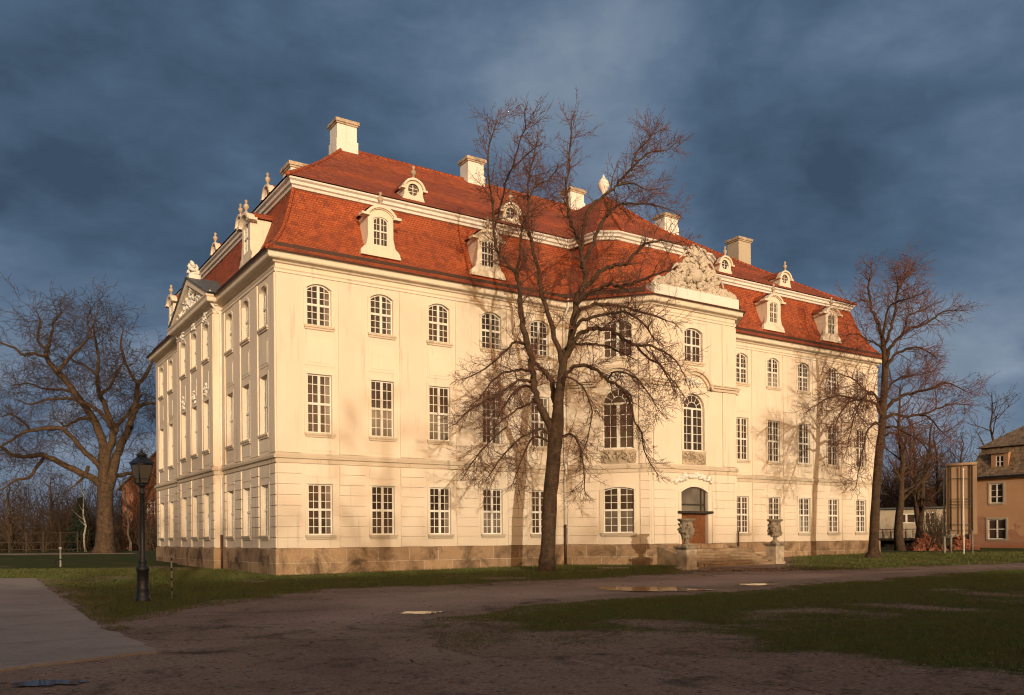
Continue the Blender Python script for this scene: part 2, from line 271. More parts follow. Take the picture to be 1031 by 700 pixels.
# ------------------------------------------------------------------ mesh builder
class MB:
    def __init__(s): s.v = []; s.f = []; s.sm = []
    def add(s, vs, fs, smooth=False):
        o = len(s.v); s.v += [tuple(p) for p in vs]; s.f += [tuple(i + o for i in f) for f in fs]; s.sm += [smooth] * len(fs); return s
    def hexa(s, p): return s.add(p, [(0, 3, 2, 1), (4, 5, 6, 7), (0, 1, 5, 4), (1, 2, 6, 5), (2, 3, 7, 6), (3, 0, 4, 7)])
    def box(s, x0, x1, y0, y1, z0, z1): return s.hexa([(x0, y0, z0), (x1, y0, z0), (x1, y1, z0), (x0, y1, z0), (x0, y0, z1), (x1, y0, z1), (x1, y1, z1), (x0, y1, z1)])
    def fbox(s, fr, u0, u1, z0, z1, d0, d1): return s.hexa([fr.P(u0, z0, d0), fr.P(u1, z0, d0), fr.P(u1, z0, d1), fr.P(u0, z0, d1), fr.P(u0, z1, d0), fr.P(u1, z1, d0), fr.P(u1, z1, d1), fr.P(u0, z1, d1)])
    def fprism(s, fr, poly, d0, d1):
        n = len(poly); a = [fr.P(u, z, d0) for u, z in poly]; b = [fr.P(u, z, d1) for u, z in poly]
        return s.add(a + b, [tuple(range(n)), tuple(range(2 * n - 1, n - 1, -1))] + [(i, (i + 1) % n, n + (i + 1) % n, n + i) for i in range(n)])
    def arcband(s, fr, uc, zs, hw, rise, t, d0, d1, n=10, legs=0):
        """band of thickness t following a segmental or round arch (springing zs, half width hw)"""
        def pts(h, r, zz): return arch_pts(uc, h, zz, r, n)
        inn = pts(hw, rise, zs); outp = pts(hw + t, rise + t, zs)
        for i in range(n): s.fprism(fr, [inn[i], inn[i + 1], outp[i + 1], outp[i]], d0, d1)
        return s
    def tube(s, pts, rad, n=6, smooth=True, cap=True, jit=0, rng=None):
        vs = []; fs = []; k = len(pts); up = None
        for i in range(k):
            a = pts[max(0, i - 1)]; b = pts[min(k - 1, i + 1)]
            d = (b - a)
            if d.length < 1e-6: d = Vector((0, 0, 1))
            d.normalize()
            if up is None:
                up = d.orthogonal().normalized()
            else:
                up = (up - d * up.dot(d))
                up = up.normalized() if up.length > 1e-6 else d.orthogonal().normalized()
            sd = d.cross(up); r = rad[i]
            for j in range(n):
                an = 2 * math.pi * j / n; rr = r
                if jit: rr = r * (1 + jit * noise.noise(Vector((math.cos(an) * 1.6, math.sin(an) * 1.6, i * .55 + pts[0].x))))
                vs.append(pts[i] + (up * math.cos(an) + sd * math.sin(an)) * rr)
        for i in range(k - 1):
            for j in range(n):
                q = (j + 1) % n; fs.append((i * n + j, i * n + q, (i + 1) * n + q, (i + 1) * n + j))
        if cap: fs.append(tuple(range(n - 1, -1, -1))); fs.append(tuple((k - 1) * n + j for j in range(n)))
        return s.add(vs, fs, smooth)
    def lathe(s, prof, c, n=20, smooth=True, sx=1, sy=1):
        vs = []; fs = []
        for r, z in prof:
            for j in range(n):
                a = 2 * math.pi * j / n; vs.append((c[0] + r * sx * math.cos(a), c[1] + r * sy * math.sin(a), c[2] + z))
        for i in range(len(prof) - 1):
            for j in range(n):
                q = (j + 1) % n; fs.append((i * n + j, i * n + q, (i + 1) * n + q, (i + 1) * n + j))
        fs.append(tuple(range(n - 1, -1, -1))); fs.append(tuple((len(prof) - 1) * n + j for j in range(n)))
        return s.add(vs, fs, smooth)
    def blob(s, c, r, rng=None, n=7, m=5, rough=.25):
        vs = []; fs = []; rot = Matrix.Rotation(rng.uniform(0, 6), 3, Vector((rng.uniform(-1, 1), rng.uniform(-1, 1), rng.uniform(-1, 1) + .01)).normalized()) if rng else Matrix.Identity(3)
        for i in range(m + 1):
            th = math.pi * i / m
            for j in range(n):
                a = 2 * math.pi * j / n; k = 1 + (rng.uniform(-rough, rough) if rng else 0)
                p = rot @ Vector((r[0] * k * math.sin(th) * math.cos(a), r[1] * k * math.sin(th) * math.sin(a), r[2] * k * math.cos(th)))
                vs.append(Vector(c) + p)
        for i in range(m):
            for j in range(n):
                q = (j + 1) % n; fs.append((i * n + j, (i + 1) * n + j, (i + 1) * n + q, i * n + q))
        return s.add(vs, fs, True)
    def build(s, name, mat, parent=None, uv=True, fix=True, bevel=0):
        me = bpy.data.meshes.new(name); me.from_pydata(s.v, [], s.f)
        if bevel or fix:
            bm = bmesh.new(); bm.from_mesh(me)
            sm = s.sm
            for f in bm.faces: f.smooth = sm[f.index]
            bmesh.ops.recalc_face_normals(bm, faces=bm.faces)
            bm.to_mesh(me); bm.free()
        else: me.polygons.foreach_set('use_smooth', s.sm)
        me.update()
        if uv:
            ul = me.uv_layers.new(name='UVMap').data
            V = me.vertices
            for p in me.polygons:
                nx, ny, nz__ = p.normal
                if abs(nz__) > .97: tx, ty = 1.0, 0.0; up = (0, 1, 0)
                else:
                    l = math.hypot(nx, ny); tx, ty = -ny / l, nx / l
                    up = (-nz__ * nx / l, -nz__ * ny / l, l)
                for li in p.loop_indices:
                    c = V[me.loops[li].vertex_index].co
                    ul[li].uv = (c.x * tx + c.y * ty, c.x * up[0] + c.y * up[1] + c.z * up[2])
        o = bpy.data.objects.new(name, me); COL.objects.link(o)
        if isinstance(mat, str): mat = MATS[mat]
        me.materials.append(mat)
        if parent is not None: o.parent = parent; o.matrix_parent_inverse = parent.matrix_world.inverted()
        if bevel:
            md = o.modifiers.new('edge', 'BEVEL'); md.width = bevel; md.segments = 2; md.limit_method = 'ANGLE'
        return o
def arch_pts(uc, hw, zs, rise, n=10):
    if rise <= 0: return [(uc - hw + 2 * hw * i / n, zs) for i in range(n + 1)]
    Rr = (hw * hw + rise * rise) / (2 * rise); zc = zs + rise - Rr; a0 = math.asin(min(1, hw / Rr))
    if rise > hw: a0 = math.pi - a0
    return [(uc + Rr * math.sin(-a0 + 2 * a0 * i / n), zc + Rr * math.cos(-a0 + 2 * a0 * i / n)) for i in range(n + 1)]
class Fr:
    def __init__(s, A, t, n): s.A = Vector((*A, 0)); s.t = Vector((*t, 0)).normalized(); s.n = Vector((*n, 0)).normalized()
    def P(s, u, z, d): return s.A + s.t * u + s.n * d + Vector((0, 0, z))
def tag(o, label=None, cat=None, group=None, kind=None):
    if label: o['label'] = label
    if cat: o['category'] = cat
    if group: o['group'] = group
    if kind: o['kind'] = kind
    return o
def empty(name, loc, label, cat, group=None, rz=0):
    o = bpy.data.objects.new(name, None); COL.objects.link(o); o.location = loc; o.rotation_euler.z = rz; o.empty_display_size = .3
    bpy.context.view_layer.update()
    return tag(o, label, cat, group)
def sweep(mb, path, prof, closed=True):
    n = len(path); P = [Vector(p) for p in path]; rings = []
    for i in range(n):
        a = P[i - 1] if (i > 0 or closed) else None; b = P[(i + 1) % n] if (i < n - 1 or closed) else None
        ns = []
        if a is not None: d = (P[i] - a).normalized(); ns.append(Vector((d.y, -d.x)))
        if b is not None: d = (b - P[i]).normalized(); ns.append(Vector((d.y, -d.x)))
        m = ns[0] if len(ns) == 1 else (ns[0] + ns[1]).normalized()
        k = 1 / max(.25, m.dot(ns[0])); rings.append((P[i], m * k))
    vs = [(p.x + m.x * d, p.y + m.y * d, z) for p, m in rings for d, z in prof]
    q = len(prof); fs = []
    for i in range(n if closed else n - 1):
        j = (i + 1) % n
        for k in range(q - 1): fs.append((i * q + k, j * q + k, j * q + k + 1, i * q + k + 1))
    if not closed: fs.append(tuple(range(q))); fs.append(tuple((n - 1) * q + k for k in range(q - 1, -1, -1)))
    mb.add(vs, fs)
def wall(mb, fr, u0, u1, z0, z1, ops, rev=.2, d=0.0):
    us = sorted({u0, u1, *[o[0] for o in ops], *[o[1] for o in ops]}); zs = sorted({z0, z1, *[o[2] for o in ops], *[o[3] for o in ops]})
    for i in range(len(us) - 1):
        for j in range(len(zs) - 1):
            um = (us[i] + us[i + 1]) / 2; zm = (zs[j] + zs[j + 1]) / 2
            if any(o[0] < um < o[1] and o[2] < zm < o[3] for o in ops): continue
            mb.add([fr.P(us[i], zs[j], d), fr.P(us[i + 1], zs[j], d), fr.P(us[i + 1], zs[j + 1], d), fr.P(us[i], zs[j + 1], d)], [(0, 1, 2, 3)])
    for o in ops:
        a, b_, c, e = o[:4]; rise = o[4] if len(o) > 4 else 0
        zsx = e - rise; hw = (b_ - a) / 2
        top = arch_pts((a + b_) / 2, hw, zsx, rise, 12) if rise else [(a, e), (b_, e)]
        if rise:
            for k in range(len(top) - 1):
                p, q = top[k], top[k + 1]
                mb.add([fr.P(p[0], p[1], d), fr.P(q[0], q[1], d), fr.P(q[0], e, d), fr.P(p[0], e, d)], [(0, 1, 2, 3)])
        loop = [(a, c)] + top + [(b_, c)]
        for k in range(len(loop)):
            p, q = loop[k], loop[(k + 1) % len(loop)]
            mb.add([fr.P(*p, d), fr.P(*q, d), fr.P(*q, d - rev), fr.P(*p, d - rev)], [(0, 1, 2, 3)])
rg = random.Random(7)
def window(parent, fr, a, b, z0, z1, rise=0, cols=4, rows=(3, 3), dep=.10, post=.12, transom=.10, fw=.06, name='window', sill=True, fan=False, d=0.0, mt=.03, glassm='window_glass', pd=.5):
    """white timber window with glazing bars; panes and sill as sub-parts"""
    mb = MB(); hw = (b - a) / 2; uc = (a + b) / 2; zs = z1 - rise
    D0, D1 = d - dep - .05, d - dep
    mb.fbox(fr, a, a + fw, z0, zs, D0, D1); mb.fbox(fr, b - fw, b, z0, zs, D0, D1); mb.fbox(fr, a + fw, b - fw, z0, z0 + fw, D0, D1)
    if rise: mb.arcband(fr, uc, zs - fw, hw - fw, rise, fw, D0 + .001, D1 - .001, 12)
    else: mb.fbox(fr, a + fw, b - fw, z1 - fw, z1, D0, D1)
    def topz(u):
        if not rise: return z1 - fw
        R = (hw * hw + rise * rise) / (2 * rise); zc = z1 - R
        return zc + math.sqrt(max(0, R * R - (u - uc) ** 2)) - fw * .8
    if rows is not None:
        nlow, nup = rows; H = (zs if fan else z1) - z0; ztr = z0 + H * (nlow / (nlow + nup))
        if transom: mb.fbox(fr, a + fw, b - fw, ztr - transom / 2, ztr + transom / 2, D0 - .003, D1 + .025)
        else: mb.fbox(fr, a + fw, b - fw, ztr - mt / 2, ztr + mt / 2, D0, D1)
        if post: mb.fbox(fr, uc - post / 2, uc + post / 2, z0 + fw, (zs if fan else topz(uc)), D0 + .004, D1 + .012)
        W = b - a
        for k in range(1, cols):
            u = a + W * k / cols
            if abs(u - uc) < .02 and post: continue
            # columns sit inside their sash
            if post: u = a + fw + (hw - fw - post / 2) * k / (cols / 2) if k < cols / 2 else uc + post / 2 + (hw - fw - post / 2) * (k - cols / 2) / (cols / 2)
            mb.fbox(fr, u - mt / 2, u + mt / 2, z0 + fw, (zs if fan else topz(u)), D0 + .012, D1 - .012)
        for seg, n in ((( z0, ztr), nlow), ((ztr, zs if fan else z1), nup)):
            for k in range(1, n):
                z = seg[0] + (seg[1] - seg[0]) * k / n
                if z < zs + .02: mb.fbox(fr, a + fw, b - fw, z - mt / 2, z + mt / 2, D0 + .016, D1 - .016)
    if fan:
        mb.fbox(fr, a + fw, b - fw, zs - .05, zs + .05, D0 - .002, D1 + .02)
        mb.arcband(fr, uc, zs, hw * .45, hw * .45, .035, D0 + .01, D1 - .01, 10)
        for an in (30, 60, 90, 120, 150):
            ca, sa = math.cos(R_(an)), math.sin(R_(an)); r0, r1 = hw * .47, hw - .04; tt = .016
            pl = [(uc + ca * r0 - sa * tt, zs + sa * r0 + ca * tt), (uc + ca * r0 + sa * tt, zs + sa * r0 - ca * tt), (uc + ca * r1 + sa * tt, zs + sa * r1 - ca * tt), (uc + ca * r1 - sa * tt, zs + sa * r1 + ca * tt)]
            mb.fprism(fr, pl, D0 + .014, D1 - .014)
    o = mb.build(name, 'white_paint', parent, uv=False)
    pm = MB(); nc = cols; nr = sum(rows) if rows else 2; pp = MB(); mode = rg.choice((0, 0, 1, 1, 2)) if nr > 4 else 0
    for i in range(nc):
        for j in range(nr):
            ua, ub = a + (b - a) * i / nc, a + (b - a) * (i + 1) / nc; za, zb = z0 + (z1 - z0) * j / nr, z0 + (z1 - z0) * (j + 1) / nr
            tx, tz = rg.gauss(0, .006) * pd, rg.gauss(0, .006) * pd; D = D0 + .02
            W2, H2 = (ub - ua) / 2, (zb - za) / 2
            pale = (mode == 1 and i == nc - 1) or (mode == 2 and j < nr // 2)
            (pp if pale else pm).add([fr.P(ua, za, D - tx * W2 - tz * H2), fr.P(ub, za, D + tx * W2 - tz * H2), fr.P(ub, zb, D + tx * W2 + tz * H2), fr.P(ua, zb, D - tx * W2 + tz * H2)], [(0, 1, 2, 3)])
    pm.build('pane', glassm, o, uv=False, fix=False)
    if pp.f: pp.build('curtained_pane', 'pale_glass', o, uv=False, fix=False)
    if sill:
        s_ = MB(); s_.fbox(fr, a - .14, b + .14, z0 - .10, z0 - .003, d - dep, d + .10); s_.fbox(fr, a - .10, b + .10, z0 - .19, z0 - .10, d - .02, d + .06)
        s_.build('sill', 'weathered_trim', o)
    return o

# ------------------------------------------------------------------ the palace
L, DEP = 42.7, 24.5
XC = L / 2
pal = empty('palace', (XC, DEP / 2, .2), 'large cream baroque palace with red mansard roof and white windows', 'palace')
FRONT = Fr((0, 0), (1, 0), (0, -1)); LEFT = Fr((0, 0), (0, 1), (-1, 0))
LMID = Fr((-.45, 8.3), (0, 1), (-1, 0))
CAN = Fr((15.4, 0), (2.85, -3.5), (-3.5, -2.85)); CANR = Fr((24.45, -3.5), (2.85, 3.5), (3.5, -2.85))
MID = Fr((18.25, -3.5), (1, 0), (0, -1)); CL = 4.5136
OUT = [(0, DEP), (0, 16.2), (-.45, 16.2), (-.45, 8.3), (0, 8.3), (0, 0), (15.4, 0), (18.25, -3.5), (24.45, -3.5), (27.3, 0), (L, 0), (L, DEP)]
ZG, ZM, ZT = (1.83, 4.06), (6.30, 8.87), (11.0, 12.82)
HW = .56; TOP = 13.95; PL = 1.27; BELT = 5.15
fx = [1.95, 4.95, 7.93, 10.88, 13.80]; fxr = [L - x for x in fx][::-1]
ly = [1.6, 4.3, 7.0]; lmy = [1.45, 3.95, 6.45]; lyr = [17.5, 20.2, 22.9]
wl = MB(); lis = None
def strip(): return MB()
def put_strip(m_): m_.build('pilaster_strip', 'cream_plaster', pal, bevel=.008)
def surround(win, fr, c, hw, z0, z1, r, t=.15, p=.032):
    m_ = MB()
    m_.fbox(fr, c - hw - t, c - hw - .004, z0, z1 - r, -.02, p); m_.fbox(fr, c + hw + .004, c + hw + t, z0, z1 - r, -.02, p)
    if r: m_.arcband(fr, c, z1 - r + .004, hw + .003, r, t, -.02, p + .001, 14)
    else: m_.fbox(fr, c - hw - t, c + hw + t, z1 + .004, z1 + t, -.02, p + .001)
    m_.build('surround', 'cream_trim', win)
def bay_wall(fr, u0, u1, cs, hw, bw):
    ops = []
    for c in cs:
        ops += [(c - hw, c + hw, *ZG), (c - hw, c + hw, *ZM), (c - hw, c + hw, *ZT, .20)]
    wall(wl, fr, u0, u1, PL - .1, TOP, ops, .22)
    edges = [u0 + .02] + [x for c in cs for x in (c - bw, c + bw)] + [u1 - .02]
    for i in range(0, len(edges), 2):                               # lisenes between the bays, coursed on the ground floor
        a, b_ = edges[i], edges[i + 1]
        if b_ - a < .12: continue
        lis = MB(); lis.fbox(fr, a, b_, BELT + .25, 13.05, -.04, .055)
        z = PL + .012
        while z < BELT - .32:
            h = min(.46, BELT - .22 - z); lis.fbox(fr, a, b_, z, z + h - .03, -.04, .055); z += .46
        put_strip(lis)
    for c in cs:
        for z0, z1 in ((9.25, 10.45), (5.53, 5.98), (4.38, 4.86)):
            m_ = MB(); m_.fbox(fr, c - .66, c + .66, z0, z1, -.02, .022)
            if z0 > 9: m_.fbox(fr, c - .54, c + .54, z0 + .13, z1 - .13, .02, .040)
            m_.build('wall_panel', 'cream_trim', pal)
wins = []
def bay_windows(fr, cs, hw, dep):
    for c in cs:
        for z0, z1, r in ((*ZG, 0), (*ZM, 0), (*ZT, .20)):
            surround(window(pal, fr, c - hw, c + hw, z0, z1, r, dep=dep), fr, c, hw, z0, z1, r)
bay_wall(FRONT, 0, 15.4, fx, HW, .88); bay_wall(FRONT, 27.3, L, fxr, HW, .88)
bay_wall(LEFT, 0, 8.3, ly, .52, .80); bay_wall(LEFT, 16.2, DEP, lyr, .52, .80); bay_wall(LMID, 0, 7.9, lmy, .52, .78)
for y in (8.3, 16.2): wl.add([(0, y, PL - .1), (-.45, y, PL - .1), (-.45, y, TOP), (0, y, TOP)], [(0, 1, 2, 3)])
wl.add([(L, 0, 0), (L, DEP, 0), (L, DEP, TOP), (L, 0, TOP)], [(0, 1, 2, 3)]); wl.add([(L, DEP, 0), (0, DEP, 0), (0, DEP, TOP), (L, DEP, TOP)], [(0, 1, 2, 3)])
# canted sides of the pavilion
c0 = 2.80
CG, CM, CT = (1.85, 4.20), (6.2, 9.32), (10.9, 12.75)
wall(wl, CAN, 0, CL, PL - .1, TOP, [(c0 - .80, c0 + .80, *CG, .12), (c0 - .80, c0 + .80, *CM, .80), (c0 - .74, c0 + .74, *CT, .22)], .24)
wall(wl, CANR, 0, CL, PL - .1, TOP, [(CL - c0 - .80, CL - c0 + .80, *CG, .12), (CL - c0 - .80, CL - c0 + .80, *CM, .80), (CL - c0 - .74, CL - c0 + .74, *CT, .22)], .24)
# centre face: door, arched window over it, top window
m0 = 3.0
DZ = 1.02
wall(wl, MID, 0, 6.2, 0, TOP, [(m0 - .98, m0 + .98, DZ, 4.25, .30), (m0 - .76, m0 + .76, 6.16, 9.15, .76), (m0 - .66, m0 + .66, 10.85, 12.62, .2)], .26)
def arched_cornice(fr, a0, b0, c, cr=1.05):
    m_ = MB()
    for a, b_ in ((a0, c - cr - .02), (c + cr + .02, b0)):
        m_.fbox(fr, a, b_, 9.42, 9.56, -.02, .12); m_.fbox(fr, a, b_, 9.56, 9.66, -.02, .22); m_.fbox(fr, a, b_, 9.66, 9.72, -.02, .28)
    m_.arcband(fr, c, 9.42, cr - .02, .75, .14, -.02, .12, 16); m_.arcband(fr, c, 9.42, cr + .12, .89, .16, -.02, .24, 16)
    m_.build('arched_cornice', 'weathered_trim', pal)
for fr, w_, c, h_ in ((CAN, CL, c0, .80), (CANR, CL, CL - c0, .80), (MID, 6.2, m0, .98)):
    for a, b_ in ((.12, .62), (w_ - .62, w_ - .12)) if fr is not MID else ((.10, 1.05), (w_ - 1.05, w_ - .10)):
        lis = MB(); lis.fbox(fr, a, b_, BELT + .25, 9.40, -.04, .07); lis.fbox(fr, a, b_, 9.74, 13.05, -.04, .07); put_strip(lis)
    for a2, b2 in ((.10, c - h_ - .32), (c + h_ + .32, w_ - .10)):
        z = PL + .012; lis = MB()
        while z < BELT - .32:
            lis.fbox(fr, a2, b2, z, z + min(.46, BELT - .22 - z) - .03, -.04, .05); z += .46
        put_strip(lis)
    arched_cornice(fr, .02, w_ - .02, c)
    m_ = MB(); m_.fbox(fr, c - 1.1, c + 1.1, 12.93, 13.02, -.02, .03); m_.build('wall_panel', 'cream_trim', pal)
wl.build('wall', 'cream_plaster', pal)
bay_windows(FRONT, fx + fxr, HW, .09)
bay_windows(LEFT, ly + lyr, .52, .15); bay_windows(LMID, lmy, .52, .15)
for k, (fr, c) in enumerate(((CAN, c0), (CANR, CL - c0))):
    surround(window(pal, fr, c - .80, c + .80, *CG, .12, cols=4, rows=(3, 3), dep=.1, post=.16), fr, c, .80, *CG, .12, .17, .045)
    surround(window(pal, fr, c - .80, c + .80, *CM, .80, cols=4, rows=(2, 2), dep=.1, post=.18, transom=0, fan=True, sill=False), fr, c, .80, *CM, .80, .17, .045)
    surround(window(pal, fr, c - .74, c + .74, *CT, .22, cols=4, rows=(2, 2), dep=.1, post=.16), fr, c, .74, *CT, .22, .17, .045)
surround(window(pal, MID, m0 - .76, m0 + .76, 6.16, 9.15, .76, cols=4, rows=(2, 3), dep=.12, post=.12, transom=0, fan=True, sill=False), MID, m0, .76, 6.16, 9.15, .76, .17, .045)
surround(window(pal, MID, m0 - .66, m0 + .66, 10.85, 12.62, .2, cols=4, rows=(2, 2), dep=.12), MID, m0, .66, 10.85, 12.62, .2, .17, .045)
# door with fanlight and canopy
dm = MB(); dm.fbox(MID, m0 - .98, m0 + .98, DZ, 2.86, -.22, -.17)
for u in (-.94, .04): 
    for z0, z1 in ((1.15, 1.75), (1.85, 2.70)): dm.fbox(MID, m0 + u + .08, m0 + u + .82, z0, z1, -.18, -.145)
do = dm.build('door', 'timber_door', pal, bevel=.01)
surround(do, MID, m0, .98, DZ, 4.25, .30, .17, .045)
h_ = MB(); h_.fbox(MID, m0 + .06, m0 + .10, 1.95, 2.15, -.17, -.09); h_.build('handle', 'grey_metal', do)
fl = MB(); fl.fbox(MID, m0 - .98, m0 + .98, 2.86, 4.24, -.24, -.20); fo = fl.build('fanlight', 'lamp_glass', pal)
fb = MB(); fb.fbox(MID, m0 - .97, m0 + .97, 3.28, 3.36, -.2, -.15); fb.fbox(MID, m0 + .62, m0 + .70, 2.98, 4.2, -.2, -.155); fb.fbox(MID, m0 - .98, m0 - .90, 2.98, 4.1, -.2, -.152); fb.fbox(MID, m0 + .90, m0 + .98, 2.98, 4.1, -.2, -.152); fb.build('glazing_bar', 'dark_timber', fo)
cp = MB(); cp.fbox(MID, m0 - 1.22, m0 + 1.22, 2.84, 2.97, -.16, .22); cp.build('door_canopy', 'dark_timber', pal, bevel=.02)
# relief panels, trophies and cartouches
def relief(mb, fr, u0, u1, z0, z1, n, r, seed, d=.03):
    q = random.Random(seed)
    for _ in range(n):
        mb.blob(fr.P(q.uniform(u0, u1), q.uniform(z0, z1), d), (r * q.uniform(.4, 1.3), r * q.uniform(.3, .6), r * q.uniform(.3, .9)), q, 6, 4)
for fr, c, h in ((CAN, c0, .80), (MID, m0, .76), (CANR, CL - c0, .80)):
    rp = MB(); rp.fbox(fr, c - h - .1, c + h + .1, 5.42, 6.12, -.02, .04); relief(rp, fr, c - h, c + h, 5.48, 6.06, 46, .12, 3, .05); rp.build('relief_panel', 'pale_stone', pal)
q = random.Random(11); tr = MB()
for k in range(60):
    a = q.uniform(-1, 1); tr.blob(MID.P(m0 + a * 1.45, 4.52 + .32 * (1 - a * a) + q.uniform(-.12, .12), .06), (.17 * q.uniform(.5, 1.2), .09, .10 * q.uniform(.5, 1.2)), q, 6, 4)
tr.build('door_trophy', 'white_stucco', pal)
for fr, c, zt in ((CAN, c0, 9.95), (MID, m0, 9.78), (CANR, CL - c0, 9.95)):
    tr = MB(); relief(tr, fr, c - .5, c + .5, zt - .22, zt + .12, 26, .12, 5, .06); tr.build('cartouche', 'white_stucco', pal)
for c in lmy:
    ct = MB(); relief(ct, LMID, c - .28, c + .28, 9.1, 9.7, 24, .10, int(c * 10), .04); ct.build('cartouche', 'white_stucco', pal)
    ct = MB(); relief(ct, LMID, c - .36, c + .36, 13.0, 13.4, 24, .10, int(c * 20), .05); ct.build('cartouche', 'white_stucco', pal)
# plinth, belt course, cornices
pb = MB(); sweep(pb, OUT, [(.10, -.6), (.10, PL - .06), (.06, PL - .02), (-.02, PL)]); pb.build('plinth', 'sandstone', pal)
be = MB(); sweep(be, OUT, [(-.02, BELT - .20), (.06, BELT - .20), (.06, BELT - .02), (.15, BELT), (.17, BELT + .10), (.10, BELT + .16), (.07, BELT + .22), (-.02, BELT + .24)]); be.build('belt_course', 'weathered_trim', pal)
co = MB(); sweep(co, OUT, [(-.02, 13.08), (.05, 13.10), (.05, 13.20), (.10, 13.26), (-.02, 13.28)])
sweep(co, OUT, [(-.02, 13.46), (.10, 13.48), (.14, 13.54), (.36, 13.58), (.40, 13.62), (.42, 13.78), (.48, 13.84), (.50, 13.90), (-.02, 13.92)]); co.build('cornice', 'cream_trim', pal)

# --- mansard roof
PROF = [(-.56, 13.87), (-.40, 13.98), (-.10, 14.24), (.30, 14.78), (.66, 15.45), (.98, 16.30), (1.28, 17.32)]
def ring(s, z): return [(s, s, z), (L - s, s, z), (L - s, DEP - s, z), (s, DEP - s, z)]
def loft(mb, rings, closed=True):
    n = len(rings[0]); vs = [p for r in rings for p in r]; fs = []
    for i in range(len(rings) - 1):
        for j in range(n if closed else n - 1):
            k = (j + 1) % n; fs.append((i * n + j, i * n + k, (i + 1) * n + k, (i + 1) * n + j))
    mb.add(vs, fs)
EP = [(15.0, 3), (15.0, -.50), (16.5, -2.32), (17.98, -4.06), (24.72, -4.06), (26.2, -2.32), (27.7, -.50), (27.7, 3)]
BP = [(16.85, 4), (16.95, 1.30), (17.12, -.60), (18.0, -1.32), (24.7, -1.32), (25.58, -.60), (25.75, 1.30), (25.85, 4)]
mr = MB()
# main eaves ring goes round the pavilion: only the straight wings carry it
def front_skip(s):                                                  # open ring: right of pavilion round the back to left of it
    return [(25.0, s), (L - s, s), (L - s, DEP - s), (s, DEP - s), (s, s), (17.7, s)]
rings = []
for s, z in PROF: rings.append([(x, y, z) for x, y in front_skip(s)])
rings.append([(x, y, 17.34) for x, y in front_skip(1.5)])
loft(mr, rings, False)
lo_, hi_ = PROF[0][0], PROF[-1][0]
rp_ = []
for s, z in PROF:
    k = (s - lo_) / (hi_ - lo_)
    rp_.append([(a[0] + (b_[0] - a[0]) * k, a[1] + (b_[1] - a[1]) * k, z) for a, b_ in zip(EP, BP)])
loft(mr, rp_, False)
# eave board under the tiles
mr.build('mansard_roof', 'red_tile', pal)
fa = MB()
sweep(fa, [(0, DEP), (0, 0), (15.4, 0), (18.25, -3.5), (24.45, -3.5), (27.3, 0), (L, 0), (L, DEP)], [(-.02, 13.925), (.545, 13.88), (.545, 13.82), (.50, 13.82)]); fa.build('eaves_board', 'brown_metal', pal)
gu = MB()                                                           # box gutter lying on the foot of the roof
def gut(path): sweep(gu, path, [(.16, 14.06), (.22, 14.06), (.23, 14.30), (.17, 14.30), (.16, 14.10), (.02, 14.14)], False)
gut([(0, DEP), (0, 0), (15.2, 0), (18.0, -3.45)]); gut([(24.7, -3.45), (27.5, 0), (L, 0), (L, DEP)])
gu.build('gutter', 'brown_metal', pal)
bd = MB()
BPROF = [(-1.30, 17.34), (-1.22, 17.36), (-1.19, 17.46), (-1.10, 17.50), (-1.08, 17.62), (-.98, 17.68), (-.96, 17.75), (-1.4, 17.78)]
sweep(bd, [(0, 0), (15.72, 0), (16.06, -1.55), (17.6, -2.5), (25.1, -2.5), (26.64, -1.55), (26.98, 0), (L, 0), (L, DEP), (0, DEP)], BPROF); bd.build('roof_cornice', 'white_stucco', pal)
ur = MB(); ZB, ZR = 17.78, 25.0; s0 = .90; rx = 8.2; yr = DEP / 2
b4 = [(s0, s0), (L - s0, s0), (L - s0, DEP - s0), (s0, DEP - s0)]
def slope_rows(mb, a, b_, c, d_, n=7, sag=.18):                       # quad a-b (eave) to d-c (ridge) with a slight bell-cast
    prev = None
    for i in range(n + 1):
        k = i / n; f = -sag * math.sin(math.pi * k)
        p = Vector(a).lerp(Vector(d_), k) + Vector((0, 0, f)); q_ = Vector(b_).lerp(Vector(c), k) + Vector((0, 0, f))
        if prev: mb.add([prev[0], prev[1], q_, p], [(0, 1, 2, 3)] if (q_ - p).length > 1e-4 else [(0, 1, 2)])
        prev = (p, q_)
A_, B_ = (rx, yr, ZR), (L - rx, yr, ZR)
z3 = lambda p: (p[0], p[1], ZB)
slope_rows(ur, z3(b4[0]), z3(b4[1]), B_, A_); slope_rows(ur, z3(b4[2]), z3(b4[3]), A_, B_); slope_rows(ur, z3(b4[3]), z3(b4[0]), A_, A_); slope_rows(ur, z3(b4[1]), z3(b4[2]), B_, B_)
ap = (XC, 3.86, 22.1); bk = (XC, 9.5, 22.1)
BU = [(16.75, 4.2), (16.80, 1.2), (17.1, -.42), (18.15, -1.52), (24.55, -1.52), (25.6, -.42), (25.9, 1.2), (25.95, 4.2)]
tg = [bk, (XC, 5, 22.1), ap, ap, ap, ap, (XC, 5, 22.1), bk]
for i in range(7): slope_rows(ur, (*BU[i], ZB), (*BU[i + 1], ZB), tg[i + 1], tg[i])
ur.build('upper_roof', 'red_tile', pal)
